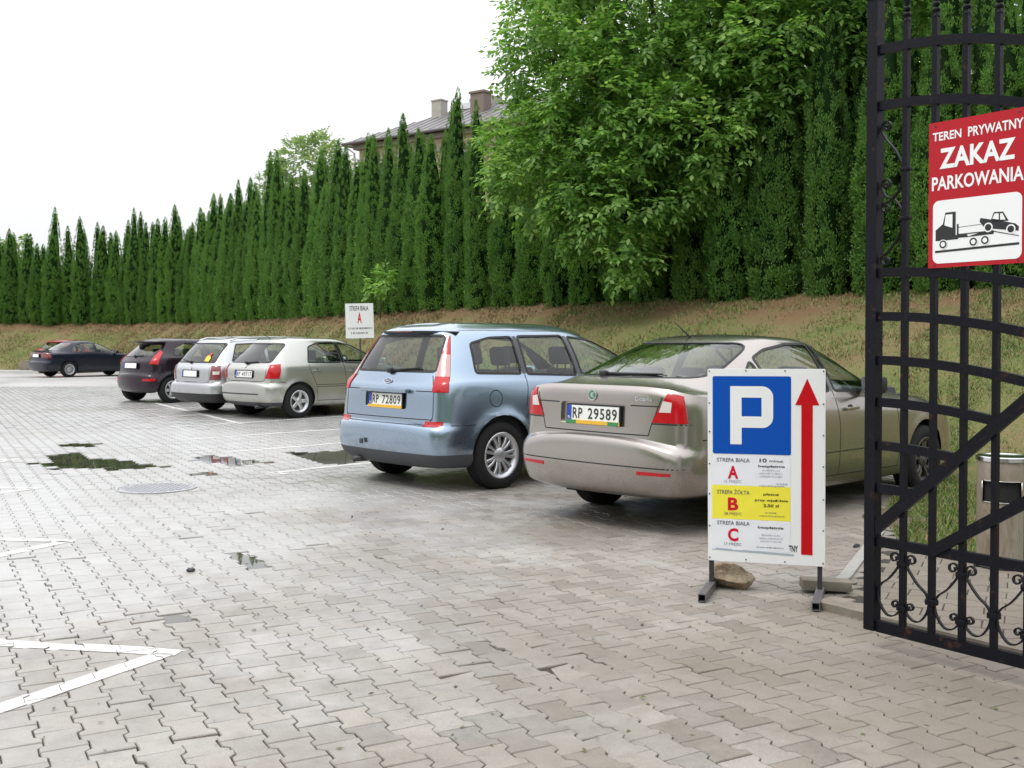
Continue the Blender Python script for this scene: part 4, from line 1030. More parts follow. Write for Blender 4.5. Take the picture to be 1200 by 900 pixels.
KERB = [(1.70, 5.5), (1.95, 6.03), (2.34, 7.0), (2.70, 7.75)]
def old_zone(x, y):
    """right of the slanting kerb and beyond the gate's concrete strip"""
    s = (x - 1.63) * .807 + (y - 5.60) * .59          # distance beyond the strip line, which runs along (.59,-.807)
    if s < .06 or y > 8: return False
    kx = np.interp(y, [p[1] for p in KERB], [p[0] for p in KERB]); return x > kx + .07 if y > 5.5 else True
SUNK = [(-1.0, 0)]
def gp(px, py):
    d = 1750. / (py - 400); return ((px - 600) / 1250. * d, d)
SUNK = [gp(*p) for p in ((42, 686), (84, 696), (97, 722), (49, 757), (184, 732), (197, 755), (278, 657), (300, 655), (384, 643), (430, 653), (262, 603), (299, 601), (220, 621), (205, 620), (225, 632),
                         (664, 781), (748, 827), (700, 871), (545, 790), (560, 760), (120, 885), (232, 878), (845, 638), (90, 661), (10, 660), (352, 600))]
from mathutils.geometry import tessellate_polygon
def z_noise(x, y):
    return .004 * math.sin(x * 1.1 + .7) * math.sin(y * .9) + .002 * math.sin(x * 3.1 + y * 2.3)
PUD = []; BASIN = []
def puddle(pts, seed, amp=.05, grow=.13):
    """water lies in shallow basins of settled blocks; its edge is where the blocks rise out of it"""
    pts = [gp(*p) for p in pts]; rs = np.random.default_rng(seed); P = []; n = len(pts)
    for i in range(n):
        a, b = pts[i], pts[(i + 1) % n]; m = max(2, int(math.hypot(b[0] - a[0], b[1] - a[1]) / .10))
        for k in range(m): t = k / m; P.append([a[0] + (b[0] - a[0]) * t, a[1] + (b[1] - a[1]) * t])
    P = np.array(P); c = P.mean(0); m = len(P); th = np.arange(m) * 2 * np.pi / m
    f = sum(rs.normal(0, amp / (1 + .5 * k)) * np.cos((k + 2) * th + rs.uniform(0, 6)) for k in range(14))
    d = P - c; r = np.linalg.norm(d, axis=1)[:, None]; d /= r; P = P + d * np.clip(f, -.3 * r[:, 0], .3 * r[:, 0])[:, None]
    z = z_noise(*c) - .0045; BASIN.append((P.min(0), P.max(0), [tuple(q) for q in P], z)); PUD.append((z, P + d * grow))
puddle([(62, 522), (95, 525), (118, 523), (117, 520), (90, 519)], 1)
puddle([(28, 543), (55, 545), (75, 549), (120, 551), (160, 550), (197, 547), (150, 540), (105, 538), (104, 532), (88, 530), (70, 532), (50, 536), (60, 541)], 2, .045)
puddle([(217, 539), (245, 544), (280, 546), (312, 542), (285, 536), (250, 534)], 3)
puddle([(342, 531), (350, 540), (395, 545), (440, 541), (450, 531), (420, 526), (380, 529)], 4)
puddle([(256, 651), (272, 664), (300, 665), (322, 661), (305, 654), (290, 655), (280, 649)], 5, .02, .08)
puddle([(222, 556), (245, 559), (254, 556), (238, 554)], 6, .02, .08)
puddle([(168, 726), (182, 737), (206, 735), (210, 727), (188, 724)], 7, .01, .06)
puddle([(-8, 553), (8, 555), (14, 551), (2, 549)], 8, .02, .08)
puddle([(78, 696), (84, 701), (104, 700), (100, 694)], 9, .01, .05)
puddle([(180, 750), (190, 757), (212, 755), (206, 748)], 10, .01, .05)
class Field:
    def __init__(s, u, v, lo, hi, test): 
        s.u, s.v = u, v; s.C = []
        for j in range(lo[0], hi[0]):
            b = j * PW; o = PL / 2 if j % 2 else 0
            for i in range(lo[1], hi[1]):
                a = i * PL + o; x, y = a * u[0] + b * v[0], a * u[1] + b * v[1]
                if test(x, y): s.C.append((x, y))
def vis(x, y): return 2.3 < y < FARY and -.5 * y - 2.6 < x < .5 * y + 2.6
fan = lambda x, y: vis(x, y) and inside(LOT, x, y) and not old_zone(x, y)
main = Field(U, VV, (-160, -20), (260, 260), fan)
U2 = (.90, -.436); V2 = (.436, .90)
old = Field(U2, V2, (0, -30), (90, 40), lambda x, y: 2.3 < y < 9 and 1 < x < 7 and inside(LOT, x, y) and old_zone(x, y))
def settle(x, y):
    """height and tilt of one block"""
    dz = z_noise(x, y) + random.gauss(0, .0009); tx, ty = random.gauss(0, .005), random.gauss(0, .005)
    for lo, hi, P, zw in BASIN:
        if lo[0] <= x <= hi[0] and lo[1] <= y <= hi[1] and inside(P, x, y): return zw - .004 + random.gauss(0, .0011), random.gauss(0, .01), random.gauss(0, .01)
    for (sx, sy) in SUNK:
        r = math.hypot(x - sx, y - sy)
        if r < .10: dz -= random.uniform(.001, .006); tx += random.gauss(0, .035); ty += random.gauss(0, .035)
        elif r < .24 and random.random() < .5: tx += random.gauss(0, .02); ty += random.gauss(0, .02)
    return dz, tx, ty
# sand and dirt that fills the joints almost flush
def joint_bed():
    V = []; F = []; idx = {}; c = .16
    def vert(i, j):
        if (i, j) not in idx:
            x, y = i * c, j * c; z = z_noise(x, y) - .0046
            for lo, hi, P, zw in BASIN:
                if lo[0] - .3 <= x <= hi[0] + .3 and lo[1] - .3 <= y <= hi[1] + .3: z = min(z, zw - .010)
            if any(math.hypot(x - a, y - b) < .22 for a, b in SUNK): z -= .009
            idx[i, j] = len(V); V.append((x, y, z))
        return idx[i, j]
    for j in range(int(2.3 / c), int(FARY / c)):
        for i in range(int((-.5 * j * c - 2.6) / c), int((.5 * j * c + 2.8) / c)):
            if inside(LOT, (i + .5) * c, (j + .5) * c): F.append((vert(i, j), vert(i + 1, j), vert(i + 1, j + 1), vert(i, j + 1)))
    link('joint_sand', mesh('joint_sand', V, F, M['joint_sand'], smooth=True), pav)
joint_bed()
# the 300 blocks that show largest are parts of the pavement; the others are one part
score = sorted(main.C, key=lambda p: p[1] if (abs(p[0]) < .485 * p[1] - .02 and p[1] > 3.42) else 99)
single = score[:300]; rest = score[300:]
TOPS = []          # (centre, outline, height, tilt) for the painted lines
def rot_of(u): return math.atan2(-u[0], u[1])
for k, (x, y) in enumerate(single):
    dz, tx, ty = settle(x, y)
    o = link('paver', PMESH[k % 8], pav, (x, y, dz)); o.rotation_euler = (tx, ty, rot_of(U) + (math.pi if k % 3 == 0 else 0))
    TOPS.append((x, y, dz, tx, ty))
def field_mesh(name, C, u, mat, parent, keep=None):
    c, s = u[1], -u[0]      # local b axis -> (c, s)... along a -> u
    V = []; F = []
    for (x, y) in C:
        dz, tx, ty = settle(x, y)
        if keep is not None: keep.append((x, y, dz, tx, ty))
        O = outline(jag=.0009, rs=rng) if y < 14 else OUT0
        n = len(O); k = len(V)
        def put(s_, z):
            for b, a in O:
                b2 = b - math.copysign(s_, b); a2 = a - (math.copysign(s_, a) if abs(a) > PL * .4 else 0)
                V.append((x + b2 * u[1] + a2 * u[0], y - b2 * u[0] + a2 * u[1], z + dz + a2 * tx - b2 * ty))
        if y < 10:
            put(0, -.03); put(0, -.004); put(.0026, 0)
            F.append(tuple(range(k + 2 * n, k + 3 * n)))
            for r in range(2):
                for q in range(n): F.append((k + r * n + q, k + r * n + (q + 1) % n, k + (r + 1) * n + (q + 1) % n, k + (r + 1) * n + q))
        elif y < 17:
            put(0, -.025); put(.0015, 0); F.append(tuple(range(k + n, k + 2 * n)))
            for q in range(n): F.append((k + q, k + (q + 1) % n, k + n + (q + 1) % n, k + n + q))
        else:
            put(.001, 0); F.append(tuple(range(k, k + n)))
    o = link(name, mesh(name, V, F, mat), parent); o['kind'] = 'stuff'; return o
OUT0 = outline()
field_mesh('paver_field', rest, U, M['paver'], pav, TOPS)
field_mesh('old_paver_field', old.C, U2, M['paver_old'], pav)
# ---- painted lines: laid on the block tops, broken at the joints
def clip(P, n, c):
    out = []
    for i in range(len(P)):
        a, b = P[i], P[(i + 1) % len(P)]; da = a[0] * n[0] + a[1] * n[1] - c; db = b[0] * n[0] + b[1] * n[1] - c
        if da <= 0: out.append(a)
        if (da < 0) != (db < 0) and da != db:
            t = da / (da - db); out.append((a[0] + (b[0] - a[0]) * t, a[1] + (b[1] - a[1]) * t))
    return out
TOPA = np.array([(t[0], t[1]) for t in TOPS])
def line(a, b, w, name='bay_line', worn=0.):
    a, b = Vector(a), Vector(b); d = (b - a); L = d.length; d.normalize(); n = Vector((-d.y, d.x))
    pl = [(n, a.dot(n) + w / 2), (-n, -a.dot(n) + w / 2), (d, b.dot(d)), (-d, -a.dot(d))]
    rel = TOPA - np.array(a); al = rel @ np.array(d); ac = rel @ np.array(n)
    V = []; F = []
    for i in np.nonzero((al > -.15) & (al < L + .15) & (np.abs(ac) < w / 2 + .15))[0]:
        x, y, dz, tx, ty = TOPS[i]
        if random.random() < worn: continue
        P = [(x + b2 * U[1] + a2 * U[0], y - b2 * U[0] + a2 * U[1]) for b2, a2 in outline(.0014)]
        for nn, c in pl:
            P = clip(P, nn, c)
            if len(P) < 3: break
        if len(P) < 3: continue
        k = len(V)
        for (px, py) in P:
            rx, ry = px - x, py - y; b2 = rx * U[1] - ry * U[0]; a2 = rx * U[0] + ry * U[1]
            V.append((px, py, dz + a2 * tx - b2 * ty + .0022))
        F.append(tuple(range(k, k + len(P))))
    if F: link(name, mesh(name, V, F, M['line_paint']), pav)
w = .105
for tip, a, b in (((-1.49, 4.76), (-.985, .175), (-.50, -.865)), ((-3.06, 7.44), (-.99, .14), (-.45, -.893)), ((-4.49, 10.1), (-.99, .12), (-.45, -.893)), ((-5.84, 12.55), (-.99, .10), (-.45, -.893)), ((-7.25, 15.2), (-.99, .1), (-.45, -.893))):
    L1 = 4.6; line(tip, (tip[0] + a[0] * L1, tip[1] + a[1] * L1), w); line((tip[0] - .06, tip[1] - .01), (tip[0] + b[0] * 2.7, tip[1] + b[1] * 2.7), w)
bd = (.70, .714)
for k, tip in enumerate([(-2.53, 11.32), (-3.60, 13.42), (-4.70, 15.05), (-5.9, 17.1), (-7.0, 19.2), (-8.1, 21.2), (-9.2, 23.2), (-10.3, 25.2), (-11.4, 27.3), (-12.5, 29.4), (-13.5, 31.3)]):
    line(tip, (tip[0] + bd[0] * (3.2 if k < 1 else 4.6), tip[1] + bd[1] * (3.2 if k < 1 else 4.6)), .10, worn=0. if k < 6 else .25)
line((-2.60, 11.38), (-2.38, 11.18), .09)
line((-8.1, 24.2), (-4.60, 18.1), .11)
far = MB()
for k in range(7):
    x, y = -14.6 - 1.1 * k * .95, 33.4 + 2.0 * k * .95
    far = MB(); far.add([(x, y, 0), (x + 3.0, y + 3.1, 0), (x + 3.0, y + 2.94, 0), (x + .0, y - .16, 0)], [(0, 1, 2, 3)]); o = far.build('bay_line', M['line_paint'], pav); o.location.z = -.0025
# ---- puddles
for z_, V_ in PUD:
    T_ = tessellate_polygon([[Vector((p[0], p[1], 0)) for p in V_]])
    tag(link('puddle', mesh('puddle', [(p[0], p[1], z_) for p in V_], [tuple(t) for t in T_], M['puddle_water'])), kind='structure')
# ---- manhole cover
t = empty('manhole_cover', (-3.38, 10.12, .004), label='pale round manhole cover set flush in the damp paving', cat='manhole cover')
m = MB(); m.lathe([(.37, -.02), (.37, .006), (.352, .009), (.345, .004)], 40); m.build('rim', M['cast_iron'], t, angle=40)
m = MB(); m.lathe([(.34, -.01), (.34, .004), (.001, .005)], 40)
for i in range(-6, 7):
    for j in range(-6, 7):
        if math.hypot(i, j) < 6.3: m.box((i * .05, j * .05, .006), (.028, .028, .006), rz=.78)
m.build('lid', M['cast_iron'], t)
# ---- embankment
def strip_surface(name, A, B, nu, nv, zf, mat, jit=.04):
    def dens(P):
        P = np.array(P, float); out = []
        for i in range(len(P) - 1):
            m = nu[i]
            for k in range(m): out.append(P[i] + (P[i + 1] - P[i]) * k / m)
        out.append(P[-1]); return np.array(out)
    a, b = dens(A), dens(B); n = len(a); V = []
    for i in range(n):
        for j in range(nv + 1):
            t = j / nv; p = a[i] + (b[i] - a[i]) * t; z = zf(t, i / (n - 1), p)
            V.append((p[0], p[1], z + (0 if j in (0,) else jit * (math.sin(p[0] * 2.1 + p[1]) * math.sin(p[1] * 1.7 - p[0] * .6) * .6 + random.gauss(0, .25)))))
    F = [(i * (nv + 1) + j, (i + 1) * (nv + 1) + j, (i + 1) * (nv + 1) + j + 1, i * (nv + 1) + j + 1) for i in range(n - 1) for j in range(nv)]
    me = mesh(name, V, F, mat, smooth=True); return tag(link(name, me), kind='structure')
def bank_z(t, p):
    t0 = float(np.interp(p[1], [5, 11, 17, 60], [.34, .24, .04, .02]))
    k = max(0., (t - t0) / (1 - t0)); return .015 * min(1, t * 20) - .015 + 2.35 * (k ** 1.08) * (1 if True else 0) + .06 * min(1, t * 8)
seg = [8, 8, 6, 6, 10, 20, 16, 12, 16, 10, 8, 12, 12]
strip_surface('embankment', TOE, HEDGE, seg, 22, lambda t, s, p: bank_z(t, p), M['dry_grass_ground'])
FARH = [(x * 1.0 + (x - 4) * 9 + 0, y + abs(y) * 7 + 30) for x, y in HEDGE]
strip_surface('upper_ground', HEDGE, FARH, [2] * 13, 6, lambda t, s, p: 2.41 + .4 * t, M['dry_grass_ground'], jit=0.02)
# ---- grass on the bank: one mass of short blades, thicker towards the camera
def toe_hedge_samples(n, lo, hi, gamma):
    A = np.array(TOE); B = np.array(HEDGE); out = []
    s = rng.uniform(lo, hi, n); i = np.minimum(s.astype(int), len(A) - 2); f = (s - i)[:, None]; t = rng.uniform(0, 1, n) ** gamma
    a = A[i] + (A[i + 1] - A[i]) * f; b = B[i] + (B[i + 1] - B[i]) * f; p = a + (b - a) * t[:, None]; return p, t
def blades(name, P, Z, hgt, wid, mat, lean=.5):
    n = len(P); th = rng.uniform(0, 2 * np.pi, n); h = hgt * rng.uniform(.5, 1.3, n) * np.clip(P[:, 1] / 16, .8, 1.5); w_ = wid * rng.uniform(.6, 1.4, n) * np.clip(P[:, 1] / 14, .8, 2.)
    dx, dy = np.cos(th) * w_, np.sin(th) * w_; lx, ly = rng.normal(0, lean, n) * h, rng.normal(0, lean, n) * h
    V = np.empty((n, 3, 3)); V[:, 0] = np.c_[P[:, 0] - dx, P[:, 1] - dy, Z - .01]; V[:, 1] = np.c_[P[:, 0] + dx, P[:, 1] + dy, Z - .01]
    V[:, 2] = np.c_[P[:, 0] + lx, P[:, 1] + ly, Z + h]
    me = bpy.data.meshes.new(name); me.vertices.add(3 * n); me.vertices.foreach_set('co', V.reshape(-1)); me.loops.add(3 * n); me.loops.foreach_set('vertex_index', np.arange(3 * n, dtype=np.int32))
    me.polygons.add(n); me.polygons.foreach_set('loop_start', np.arange(0, 3 * n, 3, dtype=np.int32)); me.update(calc_edges=True); me.materials.append(mat)
    return link(name, me)
def bank_grass(name, n, lo, hi, hgt, wid, mat, thr, label, gam=1.):
    P, t = toe_hedge_samples(n, lo, hi, gam)
    keep = (np.sin(P[:, 0] * 1.3 + 1) * np.sin(P[:, 1] * 1.1) + .6 * np.sin(P[:, 0] * 3.7 - P[:, 1] * 2.9) + rng.normal(0, .4, n)) > thr
    P, t = P[keep], t[keep]; Z = np.array([bank_z(a, p) for a, p in zip(t, P)])
    o = blades(name, P, Z, hgt, wid, mat); tag(o, label=label, cat='grass', kind='stuff'); return o
bank_grass('grass', 120000, 1.5, 12.5, .045, .010, M['grass_blades'], -.5, 'short dry mown grass covering the bank under the hedge')
bank_grass('green_grass', 26000, 1.5, 12.5, .05, .011, M['green_blades'], .75, 'fresher green tufts scattered over the dry bank')
bank_grass('green_grass', 60000, 1.2, 6.2, .045, .008, M['green_blades'], -.2, 'green growth thickening on the bank towards the gate')
P, t = toe_hedge_samples(60000, 1.2, 5.6, 1.0); k = t < .34; P, t = P[k], t[k]
o = blades('lawn_grass', P, np.array([bank_z(a, p) for a, p in zip(t, P)]), .05, .008, M['green_blades']); tag(o, label='green lawn patch beside the waste bin at the foot of the bank', cat='grass', kind='stuff')
# muddy verge with small mound between the paving and the lawn
m = MB(); n = 26; V = []; F = []
for i in range(n + 1):
    for j in range(9):
        a = i / n * 2 * math.pi; r = j / 8; x = 3.05 + .30 * r * math.cos(a); y = 8.3 + .5 * r * math.sin(a)
        V.append((x, y, .10 * (1 - r) ** 1.2 * (1 + .5 * math.sin(5 * a)) + random.gauss(0, .008) * (r < .95) - (.02 if j == 8 else 0)))
for i in range(n):
    for j in range(8): F.append((i * 9 + j, (i + 1) * 9 + j, (i + 1) * 9 + j + 1, i * 9 + j + 1))
tag(m.add(V, F).build('soil_mound', M['yard_mud'], smooth=True), kind='structure')
# kerb pieces
def kerb(name, pts, w_, h, mat, label):
    t = MB(); t.tube([(x, y, h / 2 - .02) for x, y in pts], 1, flat=((h + .04) / 2, w_ / 2), up=(0, 0, 1)); o = t.build(name, mat); tag(o, label=label, cat='kerb'); return o
kerb('gate_kerb', [(1.63, 5.62), (2.24, 4.785), (3.0, 3.75), (4.2, 2.12)], .10, .035, M['concrete_old'], 'dark concrete strip lying along the ground behind the open gate')
kerb('kerb', [(1.86, 6.1), (1.98, 6.3), (2.34, 7.05), (2.70, 7.8)], .07, .015, M['concrete'], 'pale flush kerb between the two fields of paving, right of the P board')
# ------------------------------------------------------------------ trees
def raw_mesh(name, V, F4, mats, mi=None):
    """V (n,3), F4 (m,4) quads"""
    m = len(F4); me = bpy.data.meshes.new(name); me.vertices.add(len(V)); me.vertices.foreach_set('co', np.asarray(V, dtype=np.float32).reshape(-1))
    me.loops.add(4 * m); me.loops.foreach_set('vertex_index', np.asarray(F4, dtype=np.int32).reshape(-1)); me.polygons.add(m)
    me.polygons.foreach_set('loop_start', np.arange(0, 4 * m, 4, dtype=np.int32))
    for k in mats: me.materials.append(k)
    if mi is not None: me.polygons.foreach_set('material_index', np.asarray(mi, dtype=np.int32))
    me.update(calc_edges=True); return me
def leaf_quads(P, D, Nn, ln, wd):
    """diamond leaves at P, long axis D, normal Nn"""
    D = D / np.linalg.norm(D, axis=1)[:, None]; S = np.cross(D, Nn); S /= np.maximum(np.linalg.norm(S, axis=1), 1e-6)[:, None]
    ln = ln[:, None]; wd = wd[:, None]; U_ = np.cross(S, D)
    V = np.stack([P, P + D * ln * .45 + S * wd + U_ * wd * .25, P + D * ln, P + D * ln * .45 - S * wd + U_ * wd * .25], 1)
    n = len(P); return V.reshape(-1, 3), np.arange(4 * n).reshape(n, 4)
def thuja_mesh(seed, H, Rm, nclump=860, per=30):
    rs = np.random.default_rng(seed)
    prof = lambda t: Rm * np.where(t < .10, .78 + 2.2 * t, np.maximum(0., 1 - np.clip((t - .10) / .90, 0, 1) ** 2.5) ** .80)
    ph = rs.uniform(0, 6, 6)
    def rad(t, a): return prof(t) * (1 + .10 * np.sin(2 * a + ph[0] + 3 * t) + .08 * np.sin(5 * t * H / 1.5 + 3 * a + ph[1]) + .06 * np.sin(11 * t + ph[2] + a))
    # clumps hug the surface, denser where the column is wide
    t = rs.random(nclump * 2); t = t[rs.random(len(t)) < (prof(t) / Rm * .85 + .22)][:nclump]; a = rs.uniform(0, 2 * np.pi, len(t))
    top = np.linspace(.86, .995, 26); t = np.r_[t, top]; a = np.r_[a, rs.uniform(0, 6.28, len(top))]
    r = rad(t, a) * rs.uniform(.84, 1.03, len(t)); C = np.c_[r * np.cos(a), r * np.sin(a), t * H]
    out = np.c_[np.cos(a), np.sin(a), np.full(len(a), .0)]
    n = len(t); C = np.repeat(C, per, 0); out = np.repeat(out, per, 0); tt = np.repeat(t, per)
    sc = np.clip(1.35 - tt, .5, 1)[:, None] * Rm / .5
    off = rs.normal(0, 1, (n * per, 3)); off /= np.linalg.norm(off, axis=1)[:, None]; off *= rs.uniform(.3, 1, (n * per, 1)) * np.array([.085, .085, .16]) * sc
    P = C + off; D = off * np.array([1, 1, .6]) / .12 + out * .55 + np.array([0, 0, .95]) + rs.normal(0, .3, P.shape)
    Nn = out + rs.normal(0, .5, P.shape)
    V, F = leaf_quads(P, D, Nn, rs.uniform(.045, .085, len(P)) * sc[:, 0], rs.uniform(.010, .018, len(P)) * sc[:, 0])
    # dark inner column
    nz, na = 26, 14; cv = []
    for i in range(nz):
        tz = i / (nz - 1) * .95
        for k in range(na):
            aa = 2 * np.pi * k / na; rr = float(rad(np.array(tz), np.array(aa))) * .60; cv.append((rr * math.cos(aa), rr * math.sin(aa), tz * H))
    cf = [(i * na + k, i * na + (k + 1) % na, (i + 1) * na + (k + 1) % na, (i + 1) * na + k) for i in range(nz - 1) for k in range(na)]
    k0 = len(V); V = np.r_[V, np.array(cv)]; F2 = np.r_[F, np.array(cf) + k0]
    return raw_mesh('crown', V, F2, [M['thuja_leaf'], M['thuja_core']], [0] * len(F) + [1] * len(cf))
TH = [thuja_mesh(30 + i, h, r) for i, (h, r) in enumerate(((6.1, .51), (5.6, .53), (6.5, .50), (5.9, .55), (6.2, .49), (5.3, .52)))]
tk = MB(); tk.tube([(0, 0, -.3), (0, 0, .3), (.02, 0, 1.2)], [.09, .07, .05], 8); TRUNK = mesh('trunk', tk.V, tk.F, M['bark'], smooth=True)
ORD = 'first second third fourth fifth sixth seventh eighth ninth tenth eleventh twelfth thirteenth fourteenth fifteenth sixteenth seventeenth eighteenth nineteenth twentieth'.split()
HLAB = [(-99, -18.5, 'far columnar thuja behind the navy saloon', 'left'), (-18.5, -10.5, 'columnar thuja behind the small hatchback and estate', 'left'), (-10.5, -4.2, 'columnar thuja behind the green silver hatchback', 'left'),
        (-4.2, 1.4, 'tall columnar thuja behind the blue minivan', 'left'), (1.4, 7.4, 'shaded columnar thuja under the walnut, behind the beige sedan', 'left'), (7.4, 99, 'broad columnar thuja behind the black iron gate', 'left')]
hp = np.array(HEDGE[1:], float); hd = np.r_[0, np.cumsum(np.hypot(*np.diff(hp, axis=0).T))]
def hedge_at(s): return float(np.interp(s, hd, hp[:, 0])), float(np.interp(s, hd, hp[:, 1]))
def add_thuja(x, y, k, sc, back=False):
    t = empty('thuja_tree', (x, y, 2.33), rz=random.uniform(0, 6.28)); lab = None
    if back: tag(t, label='thuja top rising behind the front row of the hedge' + (' above the parked cars' if x < 1.4 else ' right of the walnut'), cat='tree', group='hedge thujas, back row ' + ('left' if x < 1.4 else 'right'))
    else: FRONT.append((x, t)); tag(t, cat='tree', group='front row thujas of the hedge along the bank')
    t.scale = (sc[0], sc[0], sc[1] * (.93 if x < -14 else 1.)); t.rotation_euler[0] = random.gauss(0, .012); t.rotation_euler[1] = random.gauss(0, .012)
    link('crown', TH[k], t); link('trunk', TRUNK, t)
FRONT = []
s = 0.4; i = 0
while s < hd[-1] - 5:
    x, y = hedge_at(s); wide = 1.20 if x > 4.5 else 1.0
    add_thuja(x + random.gauss(0, .06), y + random.gauss(0, .10), random.randrange(6), (wide * (random.uniform(.76, .90) if x > -2 else random.uniform(.86, 1.0)), (1.12 if x > 4.5 else 1.) * random.uniform(.84, 1.06)))
    s += (1.02 if x > -2 else .93) * wide * random.uniform(.93, 1.08); i += 1
s = .8
while s < hd[-1] - 5:
    x, y = hedge_at(s); j = np.searchsorted(hd, s); dx, dy = hp[min(j, len(hp) - 1)] - hp[max(j - 1, 0)]; L = math.hypot(dx, dy) or 1
    add_thuja(x + dy / L * 1.1, y - dx / L * 1.1 if False else y + abs(dx / L) * 1.1, random.randrange(6), (random.uniform(.9, 1.05) * (1 if x < 1.4 else 1.25), random.uniform(.90, 1.10) * (1 if x < 1.4 else 1.25)), True)
    s += random.uniform(.65, 1.0) if x < -13 else random.uniform(.75, 1.35) if x < 1.4 else random.uniform(.8, 1.1)
for lo_, hi_, txt, _ in HLAB:
    L_ = sorted([f for f in FRONT if lo_ <= f[0] < hi_], key=lambda f: f[0])
    for q, (x, t) in enumerate(L_): t['label'] = txt + ', ' + (ORD[q] if q < 20 else str(q + 1) + 'th') + ' from its left'
# ---- broadleaf trees
def blob_leaves(blobs, per_m2, ln, wd, seed, droop=.35, fan=7, spread=.16):
    """sprigs over the skin of overlapping blobs, each sprig a drooping compound leaf"""
    rs = np.random.default_rng(seed); Ps = []; Os = []
    B = np.array([(b[0], b[1], b[2]) for b in blobs]); Rr = np.array([b[3] for b in blobs])
    for b, r in zip(B, Rr):
        n = int(4 * math.pi * r * r * per_m2); d = rs.normal(0, 1, (n, 3)); d /= np.linalg.norm(d, axis=1)[:, None]
        lump = 1 + .13 * np.sin(d[:, 0] * 7 + b[0]) * np.sin(d[:, 2] * 8 + b[2]) + .10 * np.sin(d[:, 1] * 11 + d[:, 2] * 5)
        rad = r * lump * (1 - .42 * rs.random(n) ** 2.0)
        Ps.append(b + d * rad[:, None]); Os.append(d)
    P = np.concatenate(Ps); O = np.concatenate(Os)
    # drop most of what is deep inside a neighbouring blob, and open irregular gaps
    dist = np.min(np.linalg.norm(P[:, None] - B[None], axis=2) / Rr[None], axis=1)
    gap = np.sin(P[:, 0] * 2.1 + 1) * np.sin(P[:, 2] * 2.4 + P[:, 1]) + .6 * np.sin(P[:, 0] * 4.3 - P[:, 2] * 3.1)
    keep = ((dist > .62) | (rs.random(len(P)) < .25)) & ((gap > -.48) | (rs.random(len(P)) < .12))
    P, O = P[keep], O[keep]; n = len(P)
    ax = O + rs.normal(0, .6, (n, 3)) + np.array([0, 0, .1]); ax[:, 2] -= droop; ax /= np.linalg.norm(ax, axis=1)[:, None]
    side = np.cross(ax, np.array([0, 0, 1.])); side /= np.maximum(np.linalg.norm(side, axis=1), 1e-3)[:, None]; up = np.cross(side, ax)
    LP = []; LD = []; LN = []
    for k in range(fan):
        f = (k // 2 + .5) / (fan / 2.); sg = 1 if k % 2 else -1; last = k == fan - 1
        pos = P + ax * (spread * 1.6 * f)[..., None] if False else P + ax * (spread * 1.5 * f)
        d = ax * (1. if last else .45) + side * (0 if last else sg * .9) - up * .25 + rs.normal(0, .16, (n, 3))
        LP.append(pos); LD.append(d); LN.append(up + rs.normal(0, .25, (n, 3)))
    LP = np.concatenate(LP); LD = np.concatenate(LD); LN = np.concatenate(LN); m = len(LP)
    return leaf_quads(LP, LD, LN, rs.uniform(.75, 1.2, m) * ln, rs.uniform(.75, 1.15, m) * wd)
def limbs(base, split, targets, r0, mat, parent, seed=3):
    rs = random.Random(seed); b = Vector(base); s = Vector(split)
    m = MB(); m.tube([b, b.lerp(s, .35) + Vector((.1, .05, 0)), b.lerp(s, .7) + Vector((-.05, .1, 0)), s], [r0 * 1.25, r0, r0 * .85, r0 * .7], 12); m.build('trunk', mat, parent, smooth=True)
    for t in targets:
        t = Vector(t); j = b.lerp(s, rs.uniform(.72, 1)); mid = j.lerp(t, .5) + Vector((rs.gauss(0, .2), rs.gauss(0, .2), .5))
        m = MB(); m.tube([j, j.lerp(mid, .5) + Vector((0, 0, .15)), mid, mid.lerp(t, .5), t], [r0 * .42, r0 * .34, r0 * .25, r0 * .16, r0 * .06], 8)
        for q in range(4):
            a = mid.lerp(t, rs.uniform(.2, .9)); e = a + Vector((rs.gauss(0, .7), rs.gauss(0, .7), rs.uniform(-.3, .8)))
            m.tube([a, a.lerp(e, .5) + Vector((0, 0, .1)), e], [r0 * .12, r0 * .08, r0 * .03], 5)
        m.build('limb', mat, parent, smooth=True)
wal = empty('walnut_tree', (4.6, 29.4, 2.35), label='large bright green walnut tree spilling over the hedge behind the two nearest cars', cat='tree')
WB = [(1.4, 25.6, 8.2, 1.75), (.45, 26.2, 6.2, 1.15), (2.1, 25.0, 6.9, 1.9), (3.5, 25.6, 8.6, 2.5), (.45, 25.6, 5.3, 1.05), (2.3, 24.7, 4.9, 1.45), (2.55, 24.3, 3.45, .72), (1.7, 24.8, 4.2, .8), (3.6, 24.4, 5.2, 1.0),
      (4.4, 24.3, 6.3, 1.35), (5.5, 24.4, 8.1, 1.9), (5.3, 24.0, 6.6, .8), (7.0, 24.4, 9.3, 1.7), (9.2, 25.0, 9.9, 1.8), (11.3, 24.4, 9.7, 1.7), (3.2, 26.6, 11.0, 3.2), (7.0, 26.6, 11.6, 3.0), (2.2, 26.8, 10.0, 2.0), (11, 26.5, 11.8, 2.5),
      (1.35, 25.2, 6.0, 1.2), (3.3, 24.2, 6.2, 1.2), (6.3, 24.0, 7.4, .9), (7.5, 23.8, 8.5, 1.2), (8.8, 24.0, 9.4, 1.4), (6.3, 24.0, 9.6, 1.7), (8.5, 29.5, 8.6, 2.8), (12.5, 27, 9.0, 2.8), (16, 24, 9.5, 3.0), (5.0, 29.5, 7.0, 2.8), (15, 21, 10.5, 2.4)]
V, F = blob_leaves(WB, 30, .18, .046, 5, spread=.22, droop=.45)
me = raw_mesh('crown', V - np.array([4.6, 29.4, 2.35]), F, [M['walnut_leaf']]); link('crown', me, wal)
